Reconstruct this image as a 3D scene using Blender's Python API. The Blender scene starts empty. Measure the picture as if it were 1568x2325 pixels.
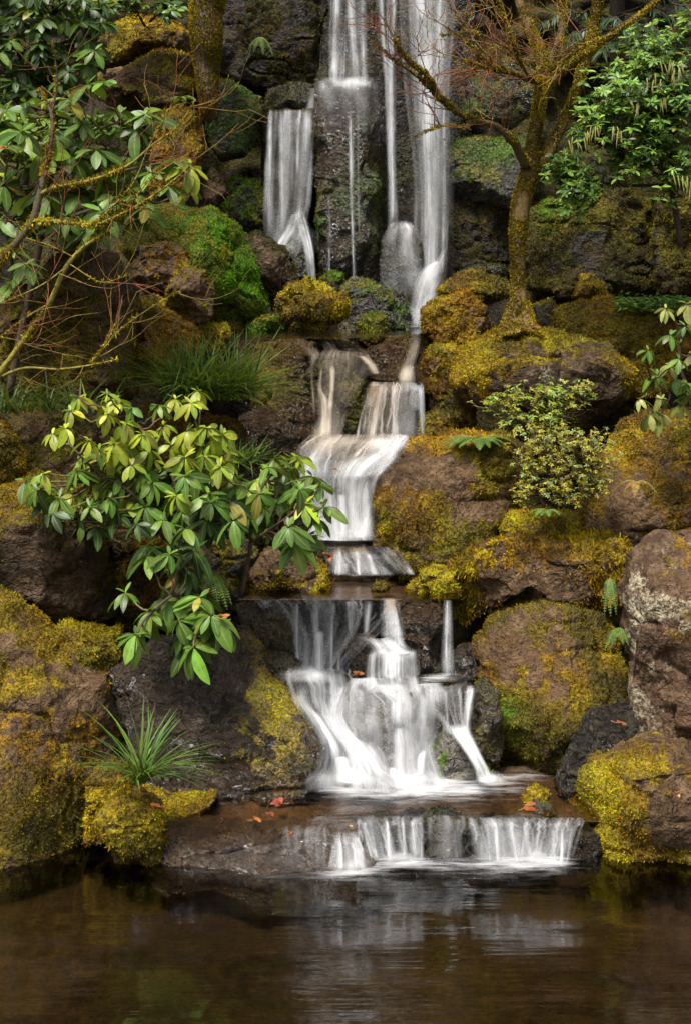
import bpy, bmesh, math, random
import numpy as np
from mathutils import Vector

C = bpy.context.scene.collection
SC = bpy.context.scene
R = math.radians
# ---------------------------------------------------------------- camera, sky, sun, exposure
F, U0, HV, H = 3200.0, 784.0, 650.0, 2.866      # focal length and horizon measured on a 1568 x 2324 print; eye height over the pond
cam_d = bpy.data.cameras.new('camera')
cam = bpy.data.objects.new('camera', cam_d); C.objects.link(cam)
cam.location = (0, 0, H); cam.rotation_euler = (R(90), 0, 0)
cam_d.sensor_fit = 'VERTICAL'; cam_d.sensor_height = 36.0
cam_d.lens = 36.0 * F / 2324.0
cam_d.shift_y = -(1162.0 - HV) / 2324.0
cam_d.clip_start = 0.05; cam_d.clip_end = 500
SC.camera = cam

SUN_EL, SUN_AZ = R(62), math.atan2(-0.28, -0.50)
w = bpy.data.worlds.new('World'); SC.world = w; w.use_nodes = True
wn = w.node_tree; bg = wn.nodes['Background']
sky = wn.nodes.new('ShaderNodeTexSky'); sky.sky_type = 'NISHITA'; sky.sun_disc = False
sky.sun_elevation = SUN_EL; sky.sun_rotation = SUN_AZ
sky.air_density = 1.6; sky.dust_density = 6.0; sky.ozone_density = 0.6
hs = wn.nodes.new('ShaderNodeHueSaturation'); hs.inputs['Saturation'].default_value = 0.35
wn.links.new(sky.outputs[0], hs.inputs['Color']); wn.links.new(hs.outputs[0], bg.inputs[0]); bg.inputs[1].default_value = 0.05
sd = bpy.data.lights.new('sun', 'SUN'); sd.energy = 1.5; sd.angle = R(14); sd.color = (1.0, 0.96, 0.90)
so = bpy.data.objects.new('sun', sd); C.objects.link(so)
to_sun = Vector((math.sin(SUN_AZ) * math.cos(SUN_EL), math.cos(SUN_AZ) * math.cos(SUN_EL), math.sin(SUN_EL)))
so.rotation_euler = to_sun.to_track_quat('Z', 'Y').to_euler(); so.location = to_sun * 30
SC.view_settings.view_transform = 'Standard'; SC.view_settings.look = 'None'
SC.view_settings.gamma = 1.0; SC.view_settings.use_curve_mapping = False
SC.view_settings.exposure = 1.62
SC.render.engine = 'CYCLES'
SC.cycles.transparent_max_bounces = 24
SC.cycles.max_bounces = 6; SC.cycles.diffuse_bounces = 3; SC.cycles.glossy_bounces = 3
SC.cycles.transmission_bounces = 4
SC.cycles.caustics_reflective = False; SC.cycles.caustics_refractive = False
SC.cycles.sample_clamp_indirect = 4.0
SC.cycles.use_denoising = True

# ---------------------------------------------------------------- helpers: points, noise, meshes
def P(u, v, d):
    return np.array([(u - U0) / F * d, d, H - (v - HV) / F * d])
def PZ(u, v, z):
    d = (H - z) * F / (v - HV)
    return np.array([(u - U0) / F * d, d, z])
def zd(v, d):
    return H - (v - HV) / F * d

def _h(ix, iy, iz, s):
    M = np.uint64(0xFFFFFFFF)
    n = (ix.astype(np.int64).astype(np.uint64) * np.uint64(374761393) + iy.astype(np.int64).astype(np.uint64) * np.uint64(668265263)
         + iz.astype(np.int64).astype(np.uint64) * np.uint64(2147483647) + np.uint64(s * 974711 + 12345)) & M
    n = ((n ^ (n >> np.uint64(13))) * np.uint64(1274126177)) & M
    n = ((n ^ (n >> np.uint64(16))) * np.uint64(2246822519)) & M
    n = n ^ (n >> np.uint64(15))
    return (n & np.uint64(0xFFFFFF)).astype(np.float64) / float(0xFFFFFF)
def vnoise(p, s=0):
    p = np.asarray(p, float); i = np.floor(p); f = p - i; f = f * f * f * (f * (f * 6 - 15) + 10)
    x, y, z = i[:, 0], i[:, 1], i[:, 2]; fx, fy, fz = f[:, 0], f[:, 1], f[:, 2]
    r = 0
    for a in (0, 1):
        wx = fx if a else 1 - fx
        for b in (0, 1):
            wy = fy if b else 1 - fy
            for c in (0, 1):
                wz = fz if c else 1 - fz
                r = r + wx * wy * wz * _h(x + a, y + b, z + c, s)
    return r * 2 - 1
def fbm(p, o=4, s=0, g=0.5):
    t = 0; a = 1.0; q = np.array(p, float); n = 0
    for k in range(o):
        t = t + a * vnoise(q + 17.3 * k, s + k); n += a; a *= g; q = q * 2.03
    return t / n * 1.6
def sstep(a, b, x):
    t = np.clip((x - a) / (b - a), 0, 1); return t * t * (3 - 2 * t)

def mesh_obj(name, V, Fc, mat, parent=None, origin=(0, 0, 0), attrs=None, cols=None, uv=None, smooth=True, kind=None):
    """V (n,3) world points; Fc an (m,k) int array or a list of such arrays; linked as ONE object."""
    V = np.asarray(V, float) - np.asarray(origin, float)
    if not isinstance(Fc, list): Fc = [Fc]
    Fc = [np.asarray(f, int) for f in Fc if len(f)]
    me = bpy.data.meshes.new(name)
    me.vertices.add(len(V)); me.vertices.foreach_set('co', V.ravel())
    nl = sum(f.size for f in Fc); npoly = sum(len(f) for f in Fc)
    me.loops.add(nl); me.polygons.add(npoly)
    li = np.concatenate([f.ravel() for f in Fc])
    tot = np.concatenate([np.full(len(f), f.shape[1]) for f in Fc])
    st = np.concatenate([[0], np.cumsum(tot)[:-1]])
    me.loops.foreach_set('vertex_index', li)
    me.polygons.foreach_set('loop_start', st); me.polygons.foreach_set('loop_total', tot)
    me.polygons.foreach_set('use_smooth', np.full(npoly, smooth))
    for k, a in (attrs or {}).items():
        at = me.attributes.new(k, 'FLOAT', 'POINT'); at.data.foreach_set('value', np.asarray(a, float))
    if cols is not None:
        at = me.attributes.new('mcol', 'FLOAT_COLOR', 'POINT')
        at.data.foreach_set('color', np.concatenate([cols, np.ones((len(cols), 1))], 1).ravel())
    if uv is not None:
        ul = me.uv_layers.new(name='UVMap'); ul.data.foreach_set('uv', np.asarray(uv)[li].ravel())
    me.update(calc_edges=True); me.validate()
    me.materials.append(mat)
    o = bpy.data.objects.new(name, me); C.objects.link(o)
    if parent is not None: o.parent = parent
    else: o.location = origin
    if kind: o['kind'] = kind
    return o
def tag(o, label=None, cat=None, group=None, kind=None):
    if label: o['label'] = label
    if cat: o['category'] = cat
    if group: o['group'] = group
    if kind: o['kind'] = kind
    return o
def empty(name, loc, label, cat, group=None):
    o = bpy.data.objects.new(name, None); o.empty_display_size = 0.1; C.objects.link(o); o.location = loc
    return tag(o, label, cat, group)
def vnormals(V, T):
    n = np.cross(V[T[:, 1]] - V[T[:, 0]], V[T[:, 2]] - V[T[:, 0]])
    N = np.zeros_like(V)
    for k in range(3): np.add.at(N, T[:, k], n)
    return N / (np.linalg.norm(N, axis=1, keepdims=True) + 1e-12)

class MB:
    """collects pieces for one mesh"""
    def __init__(s): s.v = []; s.q = []; s.t = []; s.c = []; s.uv = []; s.n = 0
    def add(s, V, Q=None, T=None, col=(1, 1, 1), uv=None):
        V = np.asarray(V, float)
        if Q is not None and len(Q): s.q.append(np.asarray(Q, int) + s.n)
        if T is not None and len(T): s.t.append(np.asarray(T, int) + s.n)
        s.v.append(V); s.n += len(V)
        col = np.asarray(col, float)
        s.c.append(np.tile(col, (len(V), 1)) if col.ndim == 1 else col)
        s.uv.append(np.asarray(uv, float) if uv is not None else np.zeros((len(V), 2)))
    def tube(s, pts, rad, sides=7, col=(1, 1, 1), wob=0.0, seed=0):
        pts = np.asarray(pts, float); rad = np.asarray(rad, float); n = len(pts)
        tg = np.gradient(pts, axis=0); tg /= np.linalg.norm(tg, axis=1, keepdims=True) + 1e-9
        up = np.array([0.13, 0.9, 0.2]); a = np.cross(tg, up); a /= np.linalg.norm(a, axis=1, keepdims=True) + 1e-9
        b = np.cross(tg, a)
        th = np.linspace(0, 2 * np.pi, sides, endpoint=False)
        rr = rad[:, None] * np.ones(sides)[None]
        ring = pts[:, None, :] + rr[..., None] * (np.cos(th)[None, :, None] * a[:, None, :] + np.sin(th)[None, :, None] * b[:, None, :])
        V = ring.reshape(-1, 3)
        if wob > 0: V = V + wob * np.repeat(rad, sides)[:, None] * np.stack([vnoise(V / (rad.max() * 1.5) + k * 31, seed + k) for k in range(3)], 1)
        i = np.arange(n - 1)[:, None] * sides; j = np.arange(sides)[None]; j2 = (j + 1) % sides
        Q = np.stack([i + j, i + j2, i + sides + j2, i + sides + j], -1).reshape(-1, 4)
        V = np.concatenate([V, pts[:1], pts[-1:]]); a0, a1 = n * sides, n * sides + 1
        T = [(a0, (k + 1) % sides, k) for k in range(sides)] + [(a1, (n - 1) * sides + k, (n - 1) * sides + (k + 1) % sides) for k in range(sides)]
        s.add(V, Q, T, col)
    def arrays(s):
        return (np.concatenate(s.v), [np.concatenate(x) for x in (s.q, s.t) if x], np.concatenate(s.c), np.concatenate(s.uv))
    def build(s, name, mat, parent=None, origin=(0, 0, 0), smooth=True, kind=None):
        V, f, c, uv = s.arrays()
        return mesh_obj(name, V, f, mat, parent, origin, cols=c, uv=uv, smooth=smooth, kind=kind)
def smooth_path(pts, n=6):
    """Catmull-Rom through rows (x,y,z,...)"""
    p = np.asarray(pts, float); p = np.concatenate([2 * p[:1] - p[1:2], p, 2 * p[-1:] - p[-2:-1]]); out = []
    for i in range(1, len(p) - 2):
        for t in np.linspace(0, 1, n, endpoint=False):
            a, b, c, d = p[i - 1], p[i], p[i + 1], p[i + 2]
            out.append(0.5 * (2 * b + (c - a) * t + (2 * a - 5 * b + 4 * c - d) * t * t + (3 * b - a - 3 * c + d) * t ** 3))
    out.append(p[-2]); return np.array(out)

# ---------------------------------------------------------------- materials
class NB:
    def __init__(s, name):
        s.m = bpy.data.materials.new(name); s.m.use_nodes = True; s.t = s.m.node_tree; s.t.nodes.clear()
        s.out = s.t.nodes.new('ShaderNodeOutputMaterial')
    def n(s, typ, ins=None, **kw):
        nd = s.t.nodes.new('ShaderNode' + typ)
        for k, v in kw.items(): setattr(nd, k, v)
        for k, v in (ins or {}).items(): s.set(nd.inputs[k], v)
        return nd
    def set(s, sock, v):
        if hasattr(v, 'is_output'): s.t.links.new(v, sock)
        else:
            if sock.type == 'RGBA' and len(v) == 3: v = (*v, 1)
            sock.default_value = v
    def noise(s, vec, scale, detail=4, rough=0.6):
        return s.n('TexNoise', {'Vector': vec, 'Scale': scale, 'Detail': detail, 'Roughness': rough}).outputs['Fac']
    def math(s, op, a, b=0.0, clamp=False):
        nd = s.n('Math', operation=op, use_clamp=clamp); s.set(nd.inputs[0], a); s.set(nd.inputs[1], b); return nd.outputs[0]
    def mix(s, f, a, b):
        nd = s.n('Mix', data_type='RGBA'); s.set(nd.inputs['Factor'], f); s.set(nd.inputs[6], a); s.set(nd.inputs[7], b); return nd.outputs[2]
    def rng(s, x, a, b, c=0.0, d=1.0):
        nd = s.n('MapRange', {'Value': x, 'From Min': a, 'From Max': b, 'To Min': c, 'To Max': d}, clamp=True, interpolation_type='SMOOTHSTEP'); return nd.outputs[0]
    def pos(s): return s.n('NewGeometry').outputs['Position']
    def attr(s, nm, o='Fac'): return s.n('Attribute', attribute_name=nm).outputs[o]
    def fin(s, sh): s.t.links.new(sh, s.out.inputs['Surface']); return s.m

def rock_mat(name, c1, c2, c3, rough=0.7, bump=0.02, lichen=0.0, spec=0.4, ior=1.45, cracks=0.5):
    b = NB(name); p = b.pos()
    n1 = b.noise(p, 2.2, 5); n2 = b.noise(p, 13, 8, 0.7); n3 = b.noise(p, 55, 4, 0.7)
    col = b.mix(b.rng(n1, 0.35, 0.65), c1, c2)
    col = b.mix(b.rng(n2, 0.42, 0.7), col, c3)
    col = b.mix(b.rng(n3, 0.5, 0.3), col, tuple(x * 0.35 for x in c1))
    if lichen > 0:
        l = b.math('MULTIPLY', b.rng(b.noise(p, 3.3, 6, 0.62), 0.70 - 0.19 * lichen, 0.76 - 0.19 * lichen), b.rng(n3, 0.38, 0.60))
        l = b.math('MULTIPLY', l, b.rng(n2, 0.36, 0.56, 0.25, 0.95))
        col = b.mix(l, col, (0.50, 0.44, 0.30))
    wp = b.n('VectorMath', {0: p, 1: b.n('VectorMath', {0: b.n('TexNoise', {'Vector': p, 'Scale': 3.0, 'Detail': 4.0}).outputs['Color'], 1: (0.35, 0.35, 0.35)}, operation='MULTIPLY').outputs[0]}, operation='ADD').outputs[0]
    ck = b.n('TexVoronoi', {'Vector': b.n('Mapping', {'Vector': wp, 'Scale': (1.0, 1.0, 1.7)}).outputs[0], 'Scale': 3.1}, feature='DISTANCE_TO_EDGE').outputs['Distance']
    crack = b.math('MULTIPLY', b.rng(ck, 0.0, 0.022, 1.0, 0.0), b.rng(b.noise(p, 1.7, 2), 0.42, 0.58))
    col = b.mix(b.math('MULTIPLY', crack, cracks), col, tuple(x * 0.25 for x in c1))
    ms = b.attr('moss')
    f = b.rng(b.math('ADD', ms, b.math('MULTIPLY', b.math('SUBTRACT', b.noise(p, 48, 5, 0.75), 0.5), 1.9)), 0.30, 0.62)
    mc = b.attr('mcol', 'Color')
    mc = b.mix(b.rng(b.noise(p, 60, 3), 0.35, 0.65), b.mix(0.72, mc, (0.02, 0.014, 0.006)), mc)
    col = b.mix(f, col, mc)
    wv = b.attr('wet')
    ro = b.rng(b.noise(p, 24, 4), 0.3, 0.7, rough - 0.1, rough + 0.12)
    ro = b.math('MULTIPLY_ADD', f, 0.4, True); nd = ro.node; b.set(nd.inputs[2], b.rng(b.noise(p, 24, 4), 0.3, 0.7, max(rough - 0.1, 0.05), rough + 0.12))
    vor = b.n('TexVoronoi', {'Vector': p, 'Scale': 26.0, 'Detail': 2.0}).outputs['Distance']
    hgt = b.math('ADD', b.math('MULTIPLY', n2, 1.0), b.math('ADD', b.math('MULTIPLY', n3, 0.40), b.math('SUBTRACT', b.math('MULTIPLY', vor, 0.5), b.math('MULTIPLY', crack, cracks * 0.7))))
    bp = b.n('Bump', {'Strength': 1.0, 'Distance': bump, 'Height': hgt})
    s = b.n('BsdfPrincipled', {'Base Color': col, 'Roughness': ro, 'Normal': bp.outputs[0], 'Specular IOR Level': spec, 'IOR': ior})
    return b.fin(s.outputs[0])

def moss_mat(name):
    b = NB(name); c = b.attr('mcol', 'Color')
    d = b.n('BsdfDiffuse', {'Color': c}); t = b.n('BsdfTranslucent', {'Color': c})
    return b.fin(b.n('MixShader', {0: 0.3, 1: d.outputs[0], 2: t.outputs[0]}).outputs[0])
def leaf_mat(name, rough=0.35, trans=0.25, spec=0.5, tint=1.0):
    b = NB(name); c = b.attr('mcol', 'Color'); p = b.pos()
    uvn = b.n('UVMap').outputs[0]; xy = b.n('SeparateXYZ', {0: uvn}); x = xy.outputs[0]
    c2 = b.mix(b.rng(b.noise(p, 30, 3), 0.4, 0.75), c, b.mix(0.4, c, (0.02, 0.03, 0.01)))
    mid = b.rng(b.math('ABSOLUTE', x), 0.0, 0.10, 0.7, 0.0)
    c2 = b.mix(mid, c2, b.mix(0.45, c, (0.5, 0.5, 0.18)))
    ridge = b.n('TexWave', {'Vector': uvn, 'Scale': 3.0, 'Distortion': 1.0}, wave_type='BANDS', bands_direction='Y').outputs['Fac']
    bp = b.n('Bump', {'Strength': 0.12, 'Distance': 0.0015, 'Height': ridge})
    s = b.n('BsdfPrincipled', {'Base Color': c2, 'Roughness': rough, 'Specular IOR Level': spec, 'Normal': bp.outputs[0]})
    t = b.n('BsdfTranslucent', {'Color': b.mix(0.5, c, (0.30, 0.36, 0.02))})
    return b.fin(b.n('MixShader', {0: trans, 1: s.outputs[0], 2: t.outputs[0]}).outputs[0])
def bark_mat(name):
    b = NB(name); p = b.pos(); c = b.attr('mcol', 'Color')
    n = b.noise(p, 45, 5, 0.7)
    col = b.mix(b.rng(n, 0.35, 0.7), b.mix(0.6, c, (0.02, 0.014, 0.01)), c)
    bp = b.n('Bump', {'Strength': 0.8, 'Distance': 0.008, 'Height': n})
    s = b.n('BsdfPrincipled', {'Base Color': col, 'Roughness': 0.75, 'Normal': bp.outputs[0]})
    return b.fin(s.outputs[0])

def fall_mat(name, fine=60.0, coarse=14.0, contrast=1.0, gain=1.0, blob=0.6, tcol=(0.975, 0.97, 0.965)):
    """white falling water: streaks run along the flow (uv: metres across, metres along)"""
    b = NB(name); uv = b.n('UVMap').outputs[0]; dens = b.attr('dens')
    def st(k, t, det):
        mp = b.n('Mapping', {'Vector': uv, 'Scale': (k, t, 1.0)}); return b.noise(mp.outputs[0], 1.0, det, 0.6)
    a = b.math('ADD', b.math('MULTIPLY', b.rng(st(fine, 0.8, 3), 0.3, 0.7), 0.5), b.math('MULTIPLY', b.rng(st(coarse, 0.6, 2), 0.32, 0.68), 0.5))
    k = b.rng(a, 0.12, 0.88, 1.0 - contrast, 1.0 + contrast)
    bl = b.n('Mapping', {'Vector': uv, 'Scale': (6.5, 2.6, 1.0)}); k = b.math('MULTIPLY', k, b.rng(b.noise(bl.outputs[0], 1.0, 3, 0.55), 0.34, 0.66, 1.0 - blob, 1.0 + blob))
    al = b.math('MULTIPLY', b.math('MULTIPLY', dens, k), gain, True)
    d = b.n('BsdfDiffuse', {'Color': (0.87, 0.885, 0.91)}); t = b.n('BsdfTranslucent', {'Color': (0.87, 0.885, 0.91)})
    ws = b.n('MixShader', {0: 0.35, 1: d.outputs[0], 2: t.outputs[0]})
    tr = b.n('BsdfTransparent', {'Color': b.mix(b.rng(dens, 0.0, 0.25), (1, 1, 1), tcol)})
    return b.fin(b.n('MixShader', {0: al, 1: tr.outputs[0], 2: ws.outputs[0]}).outputs[0])

def water_mat(name, tint, sx=2.0, sy=14.0, bump=0.012, rough=0.06, foam=True, ior=1.36):
    b = NB(name); p = b.pos()
    mp = b.n('Mapping', {'Vector': p, 'Scale': (sx, sy, 1.0)})
    n1 = b.noise(mp.outputs[0], 1.0, 4, 0.6)
    mp2 = b.n('Mapping', {'Vector': p, 'Scale': (sx * 5, sy * 4, 1.0)})
    n2 = b.noise(mp2.outputs[0], 1.0, 3, 0.6)
    hgt = b.math('ADD', n1, b.math('MULTIPLY', n2, 0.35))
    bp = b.n('Bump', {'Strength': 1.0, 'Distance': bump, 'Height': hgt})
    fr = b.n('Fresnel', {'IOR': ior, 'Normal': bp.outputs[0]})
    g = b.n('BsdfGlossy', {'Color': (1, 1, 1), 'Roughness': rough, 'Normal': bp.outputs[0]})
    tr = b.n('BsdfTransparent', {'Color': tint})
    sh = b.n('MixShader', {0: b.math('MULTIPLY', fr.outputs[0], 1.0, True), 1: tr.outputs[0], 2: g.outputs[0]}).outputs[0]
    if foam:
        fa = b.attr('foam')
        mp3 = b.n('Mapping', {'Vector': p, 'Scale': (5.0, 26.0, 1.0)})
        k = b.math('ADD', fa, b.math('MULTIPLY', b.math('SUBTRACT', b.noise(mp3.outputs[0], 1.0, 5, 0.65), 0.5), 1.3))
        k = b.math('MULTIPLY', b.rng(k, 0.05, 0.95), b.rng(fa, 0.0, 0.45))
        d = b.n('BsdfDiffuse', {'Color': (0.86, 0.86, 0.88)})
        sh = b.n('MixShader', {0: k, 1: sh, 2: d.outputs[0]}).outputs[0]
    return b.fin(sh)

M = {
    'dry':   rock_mat('dry_rock', (0.058, 0.030, 0.011), (0.125, 0.068, 0.029), (0.23, 0.145, 0.078), 0.60, 0.036),
    'bare':  rock_mat('bare_rock', (0.045, 0.025, 0.010), (0.092, 0.053, 0.026), (0.19, 0.125, 0.072), 0.65, 0.06, 0.25),
    'dark':  rock_mat('dark_rock', (0.020, 0.015, 0.010), (0.042, 0.032, 0.022), (0.07, 0.056, 0.040), 0.6, 0.05),
    'wet':   rock_mat('wet_rock', (0.040, 0.025, 0.014), (0.085, 0.057, 0.037), (0.15, 0.11, 0.08), 0.14, 0.085, 0, 0.7, 1.75),
    'wetgrey': rock_mat('wet_grey_rock', (0.045, 0.041, 0.033), (0.09, 0.082, 0.068), (0.14, 0.125, 0.105), 0.20, 0.07, 0, 0.6, 1.6),
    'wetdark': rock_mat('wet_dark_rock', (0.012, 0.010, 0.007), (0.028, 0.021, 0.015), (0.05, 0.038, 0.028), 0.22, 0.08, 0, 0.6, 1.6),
    'grey': rock_mat('bare_grey_rock', (0.15, 0.135, 0.115), (0.24, 0.22, 0.19), (0.33, 0.305, 0.27), 0.35, 0.05, 0, 0.5),
    'lichen': rock_mat('lichen_rock', (0.065, 0.034, 0.016), (0.12, 0.065, 0.032), (0.21, 0.13, 0.075), 0.75, 0.03, 1.0),
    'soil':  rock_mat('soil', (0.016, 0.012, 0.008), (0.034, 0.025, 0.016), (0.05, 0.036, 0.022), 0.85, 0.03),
    'moss':  moss_mat('moss'),
    'leaf':  leaf_mat('glossy_leaf', 0.40, 0.24, 0.36),
    'small': leaf_mat('small_leaf', 0.4, 0.25, 0.4),
    'grass': leaf_mat('grass_blade', 0.45, 0.3, 0.35),
    'fern':  leaf_mat('fern_leaf', 0.55, 0.3, 0.3),
    'dead':  leaf_mat('dead_leaf', 0.5, 0.15, 0.35),
    'bark':  bark_mat('bark'),
    'fall':  fall_mat('falling_water', 60, 14, 0.50),
    'soft':  fall_mat('soft_water', 85.0, 18.0, 0.42, blob=0.7),
    'slab':  rock_mat('wet_slab', (0.075, 0.048, 0.030), (0.14, 0.095, 0.065), (0.24, 0.18, 0.14), 0.10, 0.10, 0, 0.8, 2.1),
    'thin':  fall_mat('thin_water', 75.0, 20.0, 0.80),
    'spray': fall_mat('spray', 26.0, 7.0, 0.25),
    'pond':  water_mat('pond_water', (0.56, 0.51, 0.39), 0.9, 9.0, 0.0026, 0.05, ior=2.0),
    'pool':  water_mat('pool_water', (0.80, 0.66, 0.50), 2.0, 9.0, 0.007, 0.08),
}
PAL = {
    'gold':  [(.50, .36, .012), (.33, .215, .010), (.17, .095, .012)],
    'yellow': [(.52, .43, .014), (.37, .28, .012), (.24, .16, .012)],
    'olive': [(.23, .19, .016), (.14, .11, .012), (.075, .06, .013)],
    'green': [(.13, .25, .010), (.07, .13, .010), (.22, .20, .012)],
    'trunk': [(.42, .31, .02), (.25, .19, .015), (.13, .10, .016)],
    'vivid': [(.11, .30, .006), (.06, .17, .006), (.24, .28, .008)],
    'dark':  [(.075, .075, .012), (.035, .035, .01), (.10, .07, .012)],
    'rust':  [(.38, .19, .012), (.22, .10, .01), (.46, .30, .015)],
    'brown': [(.25, .155, .014), (.12, .075, .012), (.38, .26, .012)],
}
# ---------------------------------------------------------------- rocks
_ico = {}
def ico(n):
    if n not in _ico:
        bm = bmesh.new(); bmesh.ops.create_icosphere(bm, subdivisions=n, radius=1.0)
        _ico[n] = (np.array([v.co[:] for v in bm.verts]), np.array([[v.index for v in f.verts] for f in bm.faces])); bm.free()
    return _ico[n]
def ray_poly(cx, cy, poly, th):
    """distance from (cx,cy) to the outline in direction th (outline star shaped)"""
    p = np.asarray(poly, float) - (cx, cy); q = np.roll(p, -1, 0); dx, dy = np.cos(th), np.sin(th); best = np.full(len(th), 0.0)
    for a, b in zip(p, q):
        e = b - a; den = dx * e[1] - dy * e[0]; den = np.where(np.abs(den) < 1e-9, 1e-9, den)
        t = (a[0] * e[1] - a[1] * e[0]) / den; s = (a[0] * dy - a[1] * dx) / den
        best = np.where((t > 0) & (s >= -1e-6) & (s <= 1 + 1e-6), np.maximum(best, t), best)
    return best
def pal_cols(p, pal, seed, jit=0.0):
    c = np.array(PAL[pal]); n = fbm(p * 4.5, 3, seed + 7); m = fbm(p * 16, 2, seed + 9)
    x = np.clip(0.5 + 0.85 * n + 0.4 * m, 0, 1)[:, None]
    out = np.where(x < 0.5, c[2] + (c[1] - c[2]) * x * 2, c[1] + (c[0] - c[1]) * (x - 0.5) * 2)
    if pal in ('gold', 'yellow', 'brown', 'rust'):
        g = fbm(p * 1.9 + 5, 3, seed + 31); h = fbm(p * 6.5 + 9, 2, seed + 33)
        for other, wgt in (('olive', sstep(.02, .42, g + .35 * h)), ('rust', sstep(.10, .5, -g + .35 * h)), ('dark', .75 * sstep(.25, .6, h))):
            oc = np.array(PAL[other]); oo = oc[1] + (oc[0] - oc[1]) * x; out = out + (oo - out) * (wgt[:, None] * (.7 if pal != 'yellow' else .4))
    return out
def moss_blades(name, V, T, N, mask, cols, parent, origin, seed, density=5000, length=0.02, width=0.0033, drape=0.6, ymax=0.45):
    rg = np.random.default_rng(seed)
    a, b, c = V[T[:, 0]], V[T[:, 1]], V[T[:, 2]]
    ar = 0.5 * np.linalg.norm(np.cross(b - a, c - a), axis=1)
    mk = mask[T].mean(1); nf = N[T].mean(1); vis = nf[:, 1] < ymax
    dist = np.maximum(V[T[:, 0], 1], 4)
    ex = ar * density * (8.0 / dist) ** 1.5 * np.clip(mk, 0, 1) * vis
    k = rg.poisson(ex); f = np.repeat(np.arange(len(T)), k)
    if len(f) == 0: return None
    r1, r2 = np.sqrt(rg.random(len(f))), rg.random(len(f))
    wts = np.stack([1 - r1, r1 * (1 - r2), r1 * r2], 1)
    pt = (V[T[f]] * wts[..., None]).sum(1); nn = (N[T[f]] * wts[..., None]).sum(1); cc = (cols[T[f]] * wts[..., None]).sum(1)
    L = length * (0.5 + rg.random(len(f))) * (0.6 + 0.5 * mk[f]) * (dist[f] / 8.0) ** 0.5
    dr = nn * 0.75 + rg.normal(0, 0.45, (len(f), 3)); dr[:, 2] -= drape * rg.random(len(f)) * (1 - 0.6 * np.clip(nn[:, 2], 0, 1)); dr /= np.linalg.norm(dr, axis=1, keepdims=True)
    sd = np.cross(dr, rg.normal(0, 1, (len(f), 3))); sd /= np.linalg.norm(sd, axis=1, keepdims=True) + 1e-9
    W = (width * (dist[f] / 8.0) ** 0.5 * (0.7 + 0.6 * rg.random(len(f))))[:, None]
    base = pt - nn * 0.003
    tip = base + dr * L[:, None]; mid = base + dr * L[:, None] * 0.5
    VV = np.stack([base - sd * W * 0.5, mid + sd * W, tip, mid - sd * W], 1).reshape(-1, 3)
    Q = np.arange(len(f))[:, None] * 4 + np.arange(4)[None]
    j = (0.40 + 1.3 * rg.random(len(f)) ** 1.3)[:, None]
    cj = cc * j * (1 + rg.normal(0, 0.10, (len(f), 3))); cj = np.clip(cj, 0.004, 0.7)
    CC = np.stack([cj * 0.8, cj, cj * 1.12, cj], 1).reshape(-1, 3)
    return mesh_obj(name, VV, Q, M['moss'], parent, origin, cols=CC, smooth=False, kind='stuff')
ROCKV = {}
DM = np.full((620, 430), 99.0)                                              # nearest rock depth over the picture, 4 px cells: the falls are laid on it
def dm_add(V):
    i = np.round((HV + (H - V[:, 2]) / V[:, 1] * F) / 4).astype(int); j = np.round((U0 + V[:, 0] / V[:, 1] * F) / 4).astype(int)
    k = (i >= 0) & (i < 620) & (j >= 0) & (j < 430); np.minimum.at(DM, (i[k], j[k]), V[k, 1])
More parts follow.
